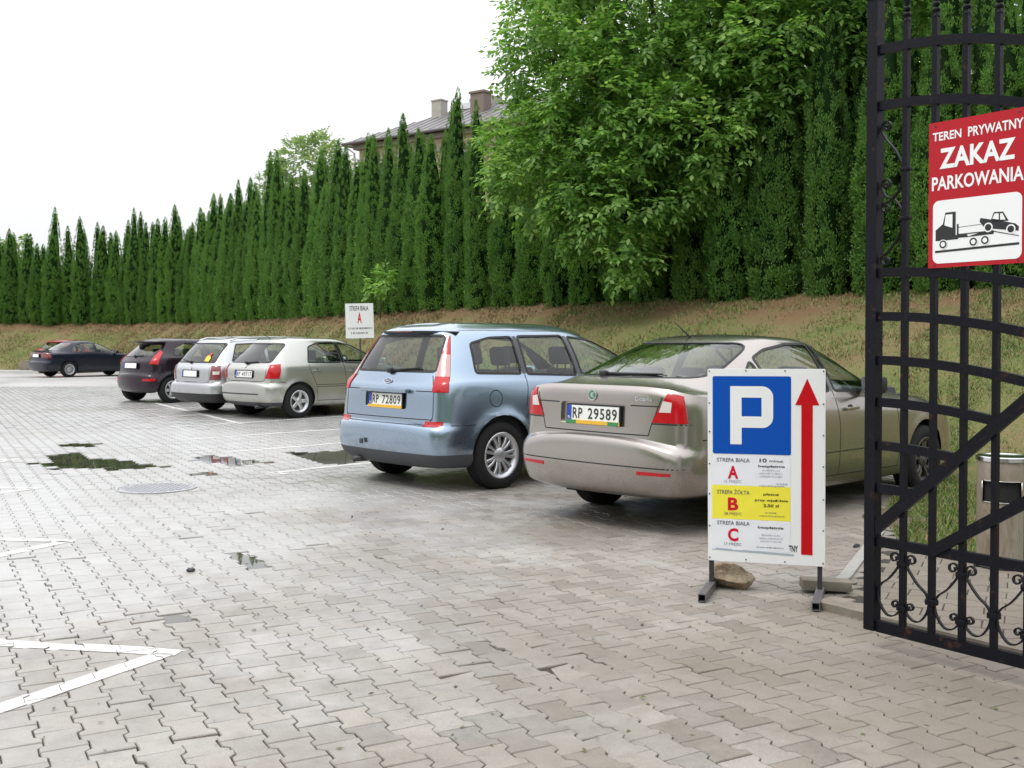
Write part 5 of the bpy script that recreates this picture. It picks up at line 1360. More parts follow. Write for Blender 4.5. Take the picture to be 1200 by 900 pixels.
limbs((0, 0, -.1), (-.3, -1.0, 4.2), [(b[0] - 4.6, b[1] - 29.4, b[2] - 2.35) for b in WB if b[3] > 1.1], .26, M['bark'], wal)
lime = empty('round_tree', (-14.3, 75, .9), label='pale round-crowned tree showing above the hedge left of the house', cat='tree')
LB = [(0, 0, 12.1, 2.6), (-1.9, 0, 10.8, 1.9), (1.9, 0, 11.6, 1.9), (.8, 0, 13.4, 1.6), (-.8, .3, 13.0, 1.6), (0, 0, 9.6, 2.2)]
V, F = blob_leaves(LB, 8, .32, .085, 8, fan=6, spread=.34); link('crown', raw_mesh('crown', V, F, [M['lime_leaf']]), lime)
limbs((0, 0, -.2), (0, 0, 7.5), [(b[0], b[1], b[2]) for b in LB], .3, M['bark'], lime)
t2 = empty('distant_tree', (-51.7, 110, -.6), label='small hazy tree top just visible over the hedge at the far left', cat='tree')
LB = [(0, 0, 10.2, 1.7), (.8, 0, 11.4, 1.2)]
V, F = blob_leaves(LB, 7, .4, .12, 9, fan=6, spread=.4); link('crown', raw_mesh('crown', V, F, [M['lime_leaf']]), t2); limbs((0, 0, -.2), (0, 0, 7.5), [(0, 0, 10)], .25, M['bark'], t2)
sp = empty('sapling', (-4.05, 32.6, 2.2), label='bright green leafy sapling growing out of the hedge left of the blue minivan', cat='plant')
V, F = blob_leaves([(0, 0, 1.0, .30), (.2, 0, 1.25, .2), (-.2, -.05, .7, .2)], 34, .15, .035, 12); link('crown', raw_mesh('crown', V, F, [M['walnut_leaf']]), sp)
m = MB(); m.tube([(0, .2, -.1), (.03, .1, .7), (.1, 0, 1.6)], [.03, .02, .008], 6); m.build('stem', M['bark'], sp, smooth=True)
# ------------------------------------------------------------------ the house beyond the hedge
ho = empty('house', (-9.7, 62, 2.1), label='beige house with brown sheet roof and chimneys above the hedge', cat='house'); ho.rotation_euler = (0, 0, math.atan2(-.6, .8))
# local: x along the eave (to the right, nearer), y away from the camera, z up; eave at z 10.8
Hl, Hd, He = 17.0, 10.0, 10.8
def wallbox(name, x0, y0, x1, y1, z0, z1, mat): return MB().box(((x0 + x1) / 2, (y0 + y1) / 2, (z0 + z1) / 2), (x1 - x0, y1 - y0, z1 - z0)).build(name, M[mat], ho)
wallbox('wall', .6, .6, Hl, Hd, -.4, He - .25, 'render_wall')
wallbox('cornice', .35, .35, Hl + .2, Hd + .2, He - .42, He - .16, 'render_grey'); wallbox('string_course', .52, .52, Hl + .1, Hd + .1, He - 1.15, He - .98, 'render_grey')
rf = MB(); e = .0; z1 = He + 2.15; m5 = 5.0
Vr = [(0, 0, He - .1), (Hl + .6, 0, He - .1), (Hl + .6, Hd + .6, He - .1), (0, Hd + .6, He - .1), (m5, m5, z1), (Hl - 4, m5, z1)]
Vr += [(x, y, z + .09) for x, y, z in Vr]
rf.add(Vr, [(0, 1, 5, 4)[::-1], (1, 2, 5)[::-1], (2, 3, 4, 5)[::-1], (3, 0, 4)[::-1], (6, 7, 11, 10), (7, 8, 11), (8, 9, 10, 11), (9, 6, 10), (0, 6, 7, 1)[::-1], (1, 7, 8, 2)[::-1], (2, 8, 9, 3)[::-1], (3, 9, 6, 0)[::-1]])
ro = rf.build('roof', M['roof_sheet'], ho)
for k in range(1, 24):
    x = k * .72; yt = m5 if m5 < x < Hl - 4 else (x if x <= m5 else m5 * max(0, (Hl + .6 - x)) / 4.6)
    if yt < .3: continue
    MB().tube([(x, .02, He + .01), (x, yt, He + .01 + 2.25 * yt / m5)], .022, 5).build('seam', M['roof_sheet'], ro)
g = MB(); g.tube([(-.1, -.08, He - .12), (Hl + .7, -.08, He - .12)], .09, 8); g.build('gutter', M['gutter'], ho, smooth=True)
g = MB(); g.tube([(-.1, -.05, He - .14), (-.1, Hd, He - .14)], .09, 8); g.build('gutter', M['white_gutter'], ho, smooth=True)
g = MB(); g.tube([(-.1, -.05, He - .15), (.35, .45, He - .6), (.42, .5, 0)], .06, 8); g.build('downpipe', M['white_gutter'], ho, smooth=True)
for fl in (0, 1, 2):
    for k in range(5):
        x = 2.2 + k * 3.1; z = 1.2 + fl * 3.35
        f = MB(); f.box((x, .585, z + .8), (1.2, .08, 1.7)); f = f.build('window', M['white_gutter'], ho)
        for dx in (-.27, .27): MB().box((x + dx, .54, z + .8), (.46, .02, 1.5)).build('pane', M['pane'], f)
        MB().box((x, .52, z - .09), (1.4, .2, .08)).build('sill', M['render_grey'], f)
c1 = MB(); c1.box((4.15, 3.6, He + 1.5), (.72, .6, 1.9)); c1.box((4.15, 3.6, He + 2.48), (.80, .68, .08)); c1 = c1.build('chimney', M['render_grey'], ro)
c2 = MB(); c2.box((7.7, 3.0, He + 1.2), (.95, .7, 2.2)); c2.box((7.7, 3.0, He + 2.35), (1.08, .84, .12)); c2.build('chimney', M['brick'], ro)
MB().box((6.6, 4.8, He + 2.25), (1.7, .9, .55)).build('roof_hatch', M['render_grey'], ro); MB().box((5.6, 4.6, He + 2.15), (.7, .6, .35)).build('vent_box', M['white_gutter'], ro)

# trees added unseen behind the camera, darkening reflections in car tails, glass and gate
rs = random.Random(4); WD = []
for k in range(46):
    a = R(100 + 160 * (k % 23) / 22); d = rs.uniform(17, 26) + (4 if k > 22 else 0)
    WD.append((d * math.sin(a) * 1.25, d * math.cos(a), rs.uniform(2.2, 9.5), rs.uniform(2.6, 3.6)))
V, F = blob_leaves(WD, 4.5, .55, .17, 21, fan=5, spread=.5)
tag(link('added_tree_mass', raw_mesh('added_tree_mass', V, F, [M['walnut_leaf']])), label='added unseen mass of broadleaf trees behind the camera, darkening what faces it', cat='trees', kind='stuff')
# ------------------------------------------------------------------ street furniture
# ---- the P board
O3 = Vector((1.107, 5.99, .170)); ex = Vector((.598, -.200, .004)).normalized(); ez = Vector((-.012, -.03, 1)).normalized(); en = ex.cross(ez).normalized()   # toward the camera
if en.y > 0: en = -en
fb = lambda x, y, z=0: O3 + ex * x + ez * y + en * z
bs = empty('parking_sign', O3.copy(), label='white free-standing board with blue P and long red arrow', cat='sign')
bs.location = (0, 0, 0)
Wb, Hb = .632, 1.077
dn = lambda top: Hb - top
MB().prism(rrect(0, 0, Wb, Hb, .008), .012, fb).build('board', M['sign_white'], bs)
MB().prism(rrect(.028, dn(.472), .452, dn(.040), .010), .0012, lambda x, y, z: fb(x, y, z + .0125)).build('blue_panel', M['sign_blue'], bs)
# letter P with squared counter: pieces joined edge to edge
px0, px1, py0, py1 = .125, .357, dn(.418), dn(.095)
stemw = .062; cx0, cx1, cy0, cy1 = px0 + stemw, px0 + .170, dn(.262), dn(.158)
outer = [(px0, py1)] + [(px0, py0), (px0 + stemw, py0), (px0 + stemw, dn(.325))] + [(px1 - .060, dn(.325))]
outer += [(px1 - .060 + .060 * math.sin(R(a)), dn(.325) + .060 - .060 * math.cos(R(a))) for a in range(10, 91, 10)]
outer += [(px1 - .060 + .060 * math.cos(R(a)), py1 - .060 + .060 * math.sin(R(a))) for a in range(0, 91, 10)]
from mathutils.geometry import tessellate_polygon
loops = [[Vector((x, y, 0)) for x, y in outer], [Vector(p + (0,)) for p in ((cx0, cy0), (cx1, cy0), (cx1, cy1), (cx0, cy1))][::-1]]
T = tessellate_polygon(loops); Vp = [fb(v.x, v.y, .0150) for L in loops for v in L]
link('letter_p', mesh('letter_p', Vp, [tuple(t) for t in T], M['sign_white']), bs)
MB().prism([(.506, dn(1.017)), (.566, dn(1.017)), (.566, dn(.196)), (.600, dn(.196)), (.537, dn(.052)), (.474, dn(.196)), (.506, dn(.196))], .0012, lambda x, y, z: fb(x, y, z + .0125)).build('red_arrow', M['sign_red'], bs)
fy = lambda py: dn((py - 432.5) / 227.5 * Hb); fx = lambda px: (px - 831) / 137. * Wb
def paper(y0, y1, mat, n):
    V = []; F = []; nx, ny = 14, 8
    for j in range(ny + 1):
        for i in range(nx + 1):
            x = .024 + .425 * i / nx; y = y0 + (y1 - y0) * j / ny
            V.append(fb(x, y, .0133 + .0008 * math.sin(i * 1.3 + n) * math.sin(j * 1.1 + n)))
    for j in range(ny):
        for i in range(nx): a = j * (nx + 1) + i; F.append((a, a + 1, a + nx + 2, a + nx + 1))
    return link('paper_notice', mesh('paper_notice', V, F, mat, smooth=True), bs)
zt = .0146
def ticks(xc, yc, w, h, parent, seed, mat='ink_faint'):
    """print too small to read: a broken row of tiny strokes"""
    rs = random.Random(seed); m = MB(); x = xc - w / 2
    while x < xc + w / 2:
        d = rs.uniform(.0012, .0022); hh = h * rs.choice((.7, .7, 1.)); m.add([fb(x, yc - h / 2, zt), fb(x + d, yc - h / 2, zt), fb(x + d, yc - h / 2 + hh, zt), fb(x, yc - h / 2 + hh, zt)], [(0, 1, 2, 3)])
        x += d + rs.choice((.0016, .0018, .004))
    m.build('small_print', M[mat], parent)
for k, (ya, yb, mt, T1, big, mj, t2) in enumerate(((534, 569.5, 'sign_paper', 'STREFA BIAŁA', 'A', '16 MIEJSC', [('10', 539, .022, 892.5, 901, 'ink_black'), ('minut', 539.4, .014, 904, 920, 'ink_grey'), ('bezpłatnie', 545.7, .013, 891, 922, 'ink_black')]),
                                           (569.5, 609.5, 'sign_yellow', 'STREFA ŻÓŁTA', 'B', '28 MIEJSC', [('płatne', 578.5, .014, 897, 915, 'ink_black'), ('przy wjeździe', 585.6, .013, 887, 925.5, 'ink_black'), ('2,50 zł', 591.8, .016, 897, 915.5, 'ink_black')]),
                                           (609.5, 646, 'sign_paper', 'STREFA BIAŁA', 'C', '17 MIEJSC', [('bezpłatnie', 617.6, .014, 890.5, 920.5, 'ink_black')]))):
    pa = paper(fy(yb), fy(ya), M[mt], k)
    y1 = (539.5, 577.6, 614.2)[k]; y2 = (554, 591.5, 628)[k]; y3 = (564.8, 603, 639.2)[k]
    fit_text('lettering', T1, fx(842), fx(881), fy(y1), .0215, M['ink_grey'], pa, fb, zt, bold=.012)
    fit_text('lettering', big, fx(855), fx(867.5), fy(y2), .072, M['ink_red'], pa, fb, zt, bold=.035)
    fit_text('lettering', mj, fx(850.5), fx(871.5), fy(y3), .015, M['ink_faint' if k == 0 else 'ink_grey'], pa, fb, zt)
    for (tx, yy, hh, a, b, mm) in t2: fit_text('lettering', tx, fx(a), fx(b), fy(yy), hh, M[mm], pa, fb, zt, bold=.02)
    rows = ((550.5, 20), (554, 27), (557.6, 26)) if k == 0 else () if k == 1 else ((626.5, 22), (630.3, 27), (633.8, 25))
    for q, (yy, ww) in enumerate(rows): ticks(fx(906), fy(yy), ww / 137. * Wb, .010, pa, 10 * k + q)
    if k < 2:
        fit_text('lettering', 'za każdą', fx(912 if k == 0 else 899), fx(925 if k == 0 else 912), fy((566, 600)[k]), .009, M['ink_grey'], pa, fb, zt)
        fit_text('lettering', 'rozpoczętą godzinę', fx(892), fx(921.5), fy((568.6, 603.8)[k]), .0085, M['ink_grey'], pa, fb, zt)
    else: ticks(fx(905), fy(641), 32 / 137. * Wb, .010, pa, 77, 'ink_grey')
fit_text('lettering', 'TNY', fx(926.5), fx(937), fy(641), .036, M['ink_black'], bs, fb, .0136, bold=.03)
MB().prism([(.024, dn(1.003)), (.468, dn(1.018)), (.468, dn(1.028)), (.024, dn(1.014))], .001, lambda x, y, z: fb(x, y, z + .0125)).build('grey_strip', M['grey_strip'], bs)
for x, y in [(.010, dn(t)) for t in (.012, .19, .35, .53, .70, .88, 1.06)] + [(Wb - .010, dn(t)) for t in (.012, .19, .36, .53, .71, .88, 1.06)] + [(x, dn(t)) for x in (.21, .42) for t in (.010, 1.062)]:
    MB().prism(circ(x, y, .0042, 8), .003, lambda a, b, c: fb(a, b, c + .0125)).build('rivet', M['dark_steel'], bs)
for x in (.016, Wb - .028):
    b0 = fb(x, .1, -.014); g0 = Vector((b0.x - ez.x * .27, b0.y - ez.y * .27 + .0, .035))
    MB().tube([g0, fb(x, 1.0, -.014)], 1, flat=(.0125, .0125), up=en).build('upright', M['dark_steel'], bs)
    fd = Vector((-.335, -.94, 0)).normalized(); a = g0 + fd * .33 + Vector((0, 0, -.012)); b = g0 - fd * .16 + Vector((0, 0, -.012)); m = MB()
    V = []
    for p in (a, b):
        for (s, zz) in ((-1, -.021), (1, -.021), (1, .021), (-1, .021)): V.append(p + ex * s * .021 + Vector((0, 0, zz)))
    for p in (a, b):
        for (s, zz) in ((-1, -.017), (1, -.017), (1, .017), (-1, .017)): V.append(p + ex * s * .017 + Vector((0, 0, zz)))
    F = [(k, (k + 1) % 4, 4 + (k + 1) % 4, 4 + k) for k in range(4)] + [(8 + k, 12 + k, 12 + (k + 1) % 4, 8 + (k + 1) % 4) for k in range(4)] + [(k, 8 + k, 8 + (k + 1) % 4, (k + 1) % 4) for k in range(4)]
    m.add(V, F).build('foot', M['steel_tube'], bs)
# ---- stones
def rock(name, loc, dims, seed, mat, label, rz=0, cuts=3, rough=.10):
    rs = random.Random(seed); bm = bmesh.new(); bmesh.ops.create_icosphere(bm, subdivisions=4, radius=.5)
    for k in range(9):      # flat broken faces
        d = Vector((rs.gauss(0, 1), rs.gauss(0, 1), rs.gauss(0, 1))).normalized(); lim = rs.uniform(.33, .45)
        for v in bm.verts:
            e = v.co.dot(d)
            if e > lim: v.co -= d * (e - lim)
    from mathutils import noise
    for v in bm.verts:
        n = noise.fractal(v.co * 3.2 + Vector((seed, 0, 0)), 1.0, 2.0, 5); v.co += v.co.normalized() * n * rough
        v.co = Vector((v.co.x * dims[0], v.co.y * dims[1], v.co.z * dims[2]))
    me = bmmesh(name, bm, [mat], angle=35); o = link(name, me, None, loc, rz); return tag(o, label=label, cat='stone')
def m_rock():
    m, t, b = newmat('field_stone'); N = NT(t); p = N.n('TexCoord').outputs['Object']
    n = N.noise(p, 9, 6, .65); c = N.ramp(n, [(.3, (.10, .06, .03)), (.45, (.27, .19, .12)), (.6, (.36, .29, .21)), (.75, (.24, .16, .09))])
    c = N.mix(1., c, N.ramp(N.noise(p, 60, 4, .7), [(.3, .7), (.7, 1.2)]), 'MULTIPLY'); N.l(c, b.inputs['Base Color']); b.inputs['Roughness'].default_value = .9; N.bump(N.noise(p, 28, 6, .7), b, .9, .02)
m_rock()
rock('stone', (1.24, 6.06, .062), (.30, .18, .145), 12, M['field_stone'], 'brown rough field stone weighing down the left foot of the P board', rz=-.35)
m = MB(); m.box((0, 0, 0), (.27, .11, .055), bev=.008); o = m.build('concrete_slab', M['concrete_old'], None, angle=30, loc=(1.75, 5.93, .045), rz=-.12); o.rotation_euler[1] = .03; tag(o, label='grey broken concrete slab lying behind the right foot of the P board', cat='slab')
rock('stone', (-1.95 , 6.45, .012), (.055, .045, .03), 8, M['dark_steel'], 'small dark pebble lying alone on the paving below the middle puddle')
rock('stone', (2.30, 7.10, .035), (.05, .04, .03), 9, M['dark_steel'], 'tiny dark pebble on the paving between the P board and the gate')
# ---- waste bin
def m_bin():
    m, t, b = newmat('bin_mottled'); N = NT(t); p = N.n('TexCoord').outputs['Object']
    mp = N.n('Mapping'); mp.inputs['Scale'].default_value = (1, 1, .35); N.l(p, mp.inputs[0])
    c = N.ramp(N.noise(mp.outputs[0], 7, 6, .65, 1.2), [(.3, (.17, .13, .08)), (.45, (.30, .25, .19)), (.6, (.38, .34, .29)), (.72, (.22, .17, .12))])
    N.l(c, b.inputs['Base Color']); b.inputs['Roughness'].default_value = .42; b.inputs['Metallic'].default_value = .4; N.bump(N.noise(p, 5, 3), b, .12, .02)
m_bin()
wb = empty('waste_bin', (3.06, 6.62, 0), label='round mottled metal waste bin with square opening beyond the gate', cat='waste bin')
rb_ = .155
sh_ = MB(); n = 48; V = []; F = []; zs = [.0, .045, .045, .40, .41, .55, .56, .665, .68]; th0 = 0
hole = lambda k: 26 <= (k % n) <= 37
for z in (.035, .41, .545, .665):
    for k in range(n): a = 2 * math.pi * k / n; V.append((rb_ * math.cos(a), rb_ * math.sin(a), z))
for r in range(3):
    for k in range(n):
        if r == 1 and hole(k): continue
        F.append((r * n + k, r * n + (k + 1) % n, (r + 1) * n + (k + 1) % n, (r + 1) * n + k))
sh_.add(V, F); sh_.build('shell', M['bin_mottled'], wb, smooth=True)
MB().lathe([(.14, .41), (.14, .60)], 32).build('liner', M['underbody'], wb, smooth=True)
MB().lathe([(rb_ + .001, .66), (rb_ + .008, .662), (rb_ + .008, .685), (rb_, .69), (rb_ - .02, .683), (.10, .678), (.001, .678)], 48).build('lid', M['chrome'], wb, angle=30)
MB().lathe([(rb_ + .004, 0), (rb_ + .01, .01), (rb_ + .01, .035), (rb_, .04)], 48).build('base_ring', M['grey_trim'], wb, angle=30)
f = MB(); aa, ab = 2 * math.pi * 26 / n, 2 * math.pi * 38 / n
for z in (.412, .543): f.tube([((rb_ + .002) * math.cos(aa + (ab - aa) * k / 10), (rb_ + .002) * math.sin(aa + (ab - aa) * k / 10), z) for k in range(11)], .004, 6)
for a in (aa, ab): f.tube([((rb_ + .002) * math.cos(a), (rb_ + .002) * math.sin(a), z) for z in (.41, .545)], .004, 6)
f.build('opening_frame', M['bin_steel'], wb, smooth=True)
# ---- zone board on the bank
zx, zy = -3.9, 27.6; zg = .35
zb_ = empty('zone_sign', (zx, zy, zg), label='small white zone A board on a thin post at the foot of the bank', cat='sign'); zb_.rotation_euler = (0, R(-1.5), R(9))
fz = lambda x, y, z: Vector((x, -z, y + 1.13))
MB().prism(rrect(-.36, 0, .36, .90, .01), .01, fz).build('board', M['sign_white'], zb_)
fit_text('lettering', 'STREFA BIAŁA', -.25, .23, .775, .12, M['ink_black'], zb_, fz, .0125, bold=.01)
fit_text('lettering', 'A', -.055, .055, .525, .28, M['ink_red'], zb_, fz, .0125, bold=.03)
for yy, ww in ((.255, .60), (.135, .44)):
    rs = random.Random(int(yy * 1000)); m = MB(); x = -ww / 2
    while x < ww / 2: d = rs.uniform(.012, .022); m.add([fz(x, yy - .025, .0125), fz(x + d, yy - .025, .0125), fz(x + d, yy + .025, .0125), fz(x, yy + .025, .0125)], [(0, 1, 2, 3)]); x += d + rs.choice((.012, .014, .03))
    m.build('small_print', M['ink_grey'], zb_)
MB().tube([(0, .02, -.6), (0, .02, 1.9)], .022, 8).build('post', M['grey_trim'], zb_, smooth=True)
# ---- bicycle hoop and concrete block at the far end
hp_ = MB(); hp_.tube([(-25.9, 51.6, 0), (-25.6, 51.6, .35), (-25.15, 51.5, .78), (-25.08, 51.5, .95), (-25.2, 51.5, 1.03), (-25.6, 51.5, 1.02), (-26.3, 51.5, 1.0), (-26.9, 51.5, .95), (-27.1, 51.5, .7), (-27.1, 51.6, 0)], .055, 8)
tag(hp_.build('railing_hoop', M['hoop_white'], smooth=True), label='white bent tube hoop standing by the bank at the left edge', cat='railing')
m = MB(); m.box((-23.6, 52.3, .18), (1.05, .4, .36), bev=.03); m.box((-23.55, 52.45, .40), (.95, .35, .12), bev=.02)
tag(m.build('concrete_block', M['concrete_old'], angle=30), label='low brown concrete block lying left of the navy saloon', cat='block')
# ------------------------------------------------------------------ the gate
g0 = Vector((1.645, 4.85, 0)); gd = Vector((.59, -.807, 0)).normalized(); gn = Vector((-.807, -.59, 0)).normalized()
fg = lambda s, z, n=0.: g0 + gd * s + gn * n + Vector((0, 0, z))
ga = empty('iron_gate', (0, 0, 0), label='black wrought iron gate leaf standing open at the right edge', cat='gate')
GL = 1.72; arc = lambda s: -.155 * s * s; arct = lambda s: -.22 * s * s
def bar(name, pts, hw, ht, up=gn): return MB().tube(pts, 1, flat=(ht, hw), up=up).build(name, M['black_iron'], ga, angle=30)
m = MB(); m.tube([fg(0, .085), fg(0, 2.94)], 1, flat=(.027, .027), up=gn); m.build('gate_post', M['black_iron'], ga)
m = MB(); c = fg(0, 2.955); m.box(c, (.072, .072, .03), rz=math.atan2(gd.y, gd.x), bev=.005); m.build('post_cap', M['black_iron'], ga)
m = MB(); m.tube([fg(GL, .085), fg(GL, 2.5)], 1, flat=(.030, .030), up=gn); m.build('gate_post', M['black_iron'], ga)
def rail(z0, f, s1, hh=.020):
    n = max(2, int(s1 / .07)); return bar('rail', [fg(.028 + (s1 - .028) * k / n, z0 + f(.028 + (s1 - .028) * k / n)) for k in range(n + 1)], hh, .0145)
diag = lambda s: .566 + s * .855
for z0, f, s1 in ((2.71, arct, GL), (2.459, arct, GL), (1.71, arc, GL), (1.5125, arc, GL), (1.315, arc, .84), (1.125, arc, .60), (.93, arc, .40), (.737, arc, .20)): rail(z0, f, s1)
rail(.492, lambda s: 0, GL, .022); rail(.108, lambda s: 0, GL, .026)
m = MB(); m.tube([fg(.02, .545, .012), fg(1.25, diag(1.25), .012)], 1, flat=(.012, .026), up=gn); m.build('brace', M['black_iron'], ga)
m = MB(); m.tube([fg(.30, .487, .013), fg(GL - .03, .487 + (GL - .33) * .64, .013)], 1, flat=(.011, .024), up=gn); m.build('brace', M['black_iron'], ga)
bars = [.158 + .1415 * k for k in range(11)]
for k, s in enumerate(bars):
    zt_ = 2.86 + arct(s); m = MB(); m.tube([fg(s, .11), fg(s, zt_ - .03)], 1, flat=(.0125, .0125), up=gn); o = m.build('bar', M['black_iron'], ga)
    m = MB()
    for zz, rr in ((-.045, .016), (-.018, .019), (.008, .016)): m.lathe([(.001, -.012), (rr * .8, -.009), (rr, 0), (rr * .8, .009), (.001, .012)], 12, c=fg(s, zt_ + zz))
    m.lathe([(.008, 0), (.010, .02), (.022, .06), (.024, .09), (.016, .14), (.001, .21)], 10, c=fg(s, zt_ + .01)); m.build('finial', M['black_iron'], o, smooth=True)
def curl(cs, cz, r0, a0, turns, sgn, side):
    """spiral from the outside inward, side mirrors in s"""
    P = []; n = 16
    for k in range(n + 1):
        a = a0 + sgn * turns * 2 * math.pi * k / n; r = r0 * (1 - .68 * k / n); P.append((cs + side * r * math.cos(a), cz + r * math.sin(a)))
    return P
def smooth_path(P, n=6):
    out = []
    for i in range(len(P) - 1):
        p0, p1, p2, p3 = [Vector(P[max(0, min(len(P) - 1, i + j))]) for j in (-1, 0, 1, 2)]
        for k in range(n):
            t = k / n; out.append(tuple(.5 * ((2 * p1) + (p2 - p0) * t + (2 * p0 - 5 * p1 + 4 * p2 - p3) * t * t + (3 * p1 - p0 - 3 * p2 + p3) * t ** 3)))
    out.append(tuple(P[-1])); return out
def scroll(P, sub=True):
    return MB().tube([fg(a, b, 0) for a, b in P], 1, flat=(.008, .0028), up=gn).build('scroll', M['black_iron'], ga, smooth=False)
for k in range(0, 11, 2):
    s = bars[k]
    for sd in (-1, 1):
        body = smooth_path([(s + sd * .016, .412), (s + sd * .030, .385), (s + sd * .070, .335), (s + sd * .112, .30), (s + sd * .128, .262), (s + sd * .118, .215), (s + sd * .085, .172), (s + sd * .050, .168), (s + sd * .020, .192), (s + sd * .016, .215)])
        top = curl(s + sd * .042, .432, .026, math.pi * 1.05, 1.15, -1, sd)[::-1]; bot = curl(s + sd * .038, .222, .020, math.pi * 1.0, 1.1, -1, sd)
        scroll(top + body); scroll(body[-2:] + bot)
    for z in (.412, .212):
        m = MB(); m.box(fg(s, z), (.046, .036, .022), rz=math.atan2(gd.y, gd.x), bev=.004); m.build('collar', M['black_iron'], ga)
    if k + 1 < 11: m = MB(); m.box(fg(bars[k + 1], .268), (.046, .036, .026), rz=math.atan2(gd.y, gd.x), bev=.004); m.build('collar', M['black_iron'], ga)
scroll(curl(.062, 2.362, .026, math.pi * .9, 1.1, -1, 1)[::-1] + smooth_path([(.034, 2.345), (.062, 2.30), (.105, 2.25), (.136, 2.19), (.143, 2.13), (.125, 2.07), (.075, 2.025), (.040, 2.02)]) + curl(.060, 2.00, .024, math.pi * .75, 1.1, 1, 1))
scroll(curl(.062, 2.105, .024, math.pi * .9, 1.1, -1, 1)[::-1] + smooth_path([(.036, 2.09), (.060, 2.05), (.105, 2.03), (.136, 1.985), (.143, 1.93), (.128, 1.87), (.080, 1.81), (.040, 1.78)]) + curl(.060, 1.765, .024, math.pi * .85, 1.1, 1, 1))
for z in (2.16, 1.945): m = MB(); m.box(fg(bars[0], z), (.046, .034, .016), rz=math.atan2(gd.y, gd.x), bev=.004); m.build('collar', M['black_iron'], ga)
# ---- the red tow-away board hung on the gate
fr = lambda x, y, z=0.: fg(.283 + x, 1.714 + y, .018 + z)
rs_ = empty('no_parking_sign', (0, 0, 0), label='red and white tow-away warning board wired to the iron gate', cat='sign')
SW, SH = .436, .621; td = lambda t: SH - t
MB().prism(rrect(0, 0, SW, SH, .004), .003, fr).build('board', M['board_red'], rs_)
fit_text('lettering', 'TEREN', .018, .150, td(.062), .036, M['sign_white'], rs_, fr, .0042, bold=.02)
fit_text('lettering', 'PRYWATNY', .180, .417, td(.062), .040, M['sign_white'], rs_, fr, .0042, bold=.02)
fit_text('lettering', 'ZAKAZ', .051, .384, td(.158), .086, M['sign_white'], rs_, fr, .0042, bold=.032)
fit_text('lettering', 'PARKOWANIA', .016, .420, td(.262), .058, M['sign_white'], rs_, fr, .0042, bold=.022)
wp = MB().prism(rrect(.022, td(.603), .414, td(.335), .028), .001, lambda x, y, z: fr(x, y, z + .0032)).build('white_panel', M['sign_white'], rs_)
# pictogram; coordinates on the panel: x 0..1 left to right, y 0..1 bottom to top
X = lambda u: .022 + .392 * u; Y = lambda v: td(.603) + .268 * v
zp = .0052
def pic(polys, mat='ink_black', z=zp, name='pictogram'):
    for P in polys:
        T = tessellate_polygon([[Vector((X(a), Y(b), 0)) for a, b in P]]); link(name, mesh(name, [fr(X(a), Y(b), z) for a, b in P], [tuple(t) for t in T], M[mat]), wp)
asp = .392 / .268
cc = lambda u, v, r, n=20: [(u + r / 1. * math.cos(2 * math.pi * k / n), v + r * asp * math.sin(2 * math.pi * k / n)) for k in range(n)]
pic([[(.03, .17), (.975, .21), (.975, .245), (.03, .205)],
     [(.035, .36), (.30, .365), (.30, .385), (.42, .385), (.40, .43), (.27, .43), (.27, .80), (.15, .80), (.12, .62), (.035, .53)],
     [(.285, .43), (.305, .43), (.305, .60), (.285, .60)], [(.30, .43), (.70, .44), (.70, .455), (.30, .445)], [(.39, .385), (.70, .40), (.70, .44), (.55, .44)],
     [(.30, .545), (.56, .56), (.56, .567), (.30, .552)], [(.66, .445), (.97, .335), (.97, .347), (.66, .46)],
     [(.545, .60), (.60, .50), (.965, .415), (.97, .48), (.93, .53), (.84, .565), (.555, .66), (.545, .63)],
     [(.67, .62), (.70, .73), (.80, .725), (.86, .58), (.70, .58)]])
pic([cc(.125, .30, .052), cc(.475, .305, .052), cc(.605, .315, .052), cc(.64, .505, .050), cc(.885, .45, .050)], 'sign_white', zp + .0004)
pic([cc(.125, .30, .043), cc(.475, .305, .043), cc(.605, .315, .043), cc(.64, .505, .036), cc(.885, .45, .036), ], 'ink_black', zp + .0008)
pic([cc(.125, .30, .026), cc(.475, .305, .026), cc(.605, .315, .026), [(.155, .765), (.235, .765), (.235, .55), (.14, .60)], [(.685, .63), (.71, .705), (.755, .703), (.755, .61)], [(.77, .605), (.77, .70), (.795, .70), (.83, .60)]], 'sign_white', zp + .0012)
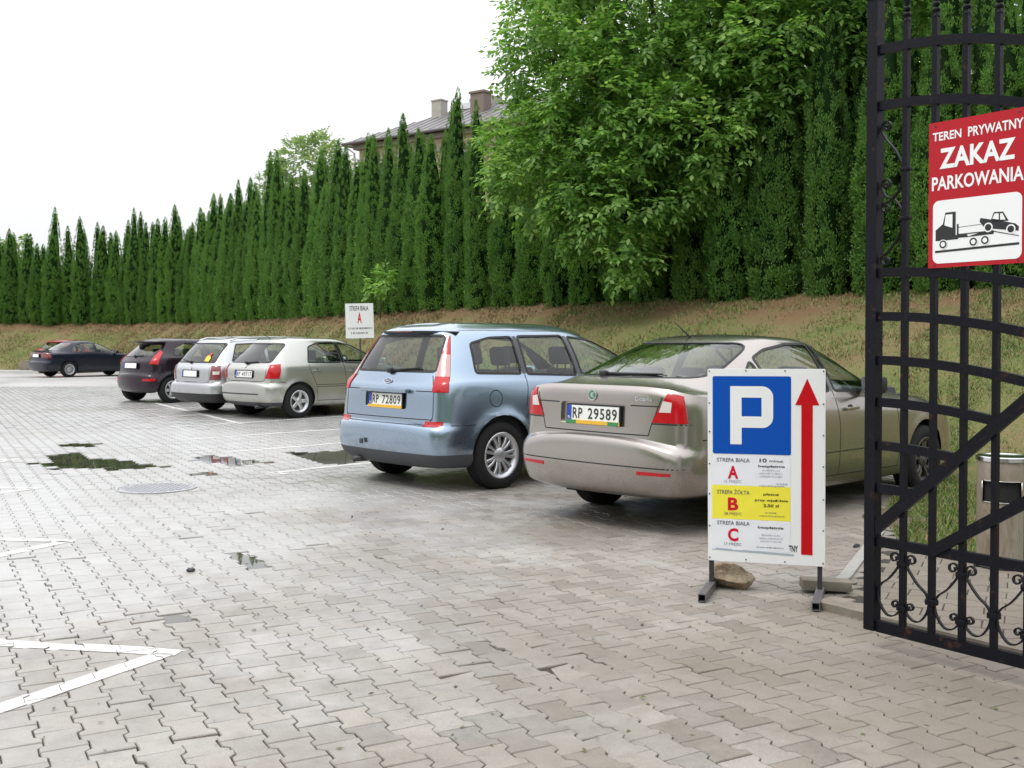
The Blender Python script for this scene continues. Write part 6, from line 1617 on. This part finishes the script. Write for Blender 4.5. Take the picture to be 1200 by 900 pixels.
for x, y in ((.03, .605), (.40, .605), (.03, .012), (.40, .012)): MB().prism(circ(x, y, .004, 8), .003, lambda a, b, c: fr(a, b, c + .003)).build('rivet', M['dark_steel'], rs_)
# ------------------------------------------------------------------ parked cars
def park(fn, x, y, head, side, **k):
    r = fn(**k); P_ = dict(car_minivan=(.79, .80), car_liftback=(1.05, .78), car_hatch=(.72, .75), car_estate=(1.03, .765), car_small=(.62, .765), car_saloon=(.98, .765))[fn.__name__]
    place(r, x, y, head, (P_[0], side * P_[1])); r['group'] = 'cars parked in the bays'; return r
park(car_minivan, -.16, 10.17, 47, -1)
park(car_liftback, .78, 9.21, 47, 1)
park(car_hatch, -3.93, 19.44, 42, -1)
park(car_estate, -6.15, 21.88, 43, 1)
park(car_small, -7.78, 24.31, 40, -1)
park(car_saloon, -17.33, 41.67, 41, -1)
park(car_small, -20.85, 47.3, 15, 1, red=True)

# small litter: leaves and twigs blown over the paving
rs = np.random.default_rng(11); n = 420; Y = rs.uniform(3.4, 16, n); Xp = rs.uniform(-.5, .5, n) * Y; d = np.c_[rs.normal(0, 1, n), rs.normal(0, 1, n), rs.normal(0, .12, n)]
P = np.c_[Xp, Y, np.array([z_noise(a, b) for a, b in zip(Xp, Y)]) + .004]
k = np.array([not old_zone(a, b) or b < 6 for a, b in zip(Xp, Y)]) & (Xp * VV[0] + Y * VV[1] < 8.6); P, d = P[k], d[k]
V, F = leaf_quads(P, d, np.tile([0., 0., 1.], (len(P), 1)) + rs.normal(0, .3, P.shape), rs.uniform(.010, .035, len(P)), rs.uniform(.003, .009, len(P)))
def m_litter():
    m, t, b = newmat('litter'); N = NT(t); N.l(N.ramp(N.n('NewGeometry').outputs['Random Per Island'], [(0, (.05, .035, .02)), (.5, (.13, .09, .045)), (.8, (.10, .13, .04)), (1, (.22, .18, .12))]), b.inputs['Base Color']); b.inputs['Roughness'].default_value = .8
m_litter()
tag(link('litter', raw_mesh('litter', V, F, [M['litter']])), label='tiny dead leaves and crumbs scattered over the paving', cat='litter', kind='stuff')
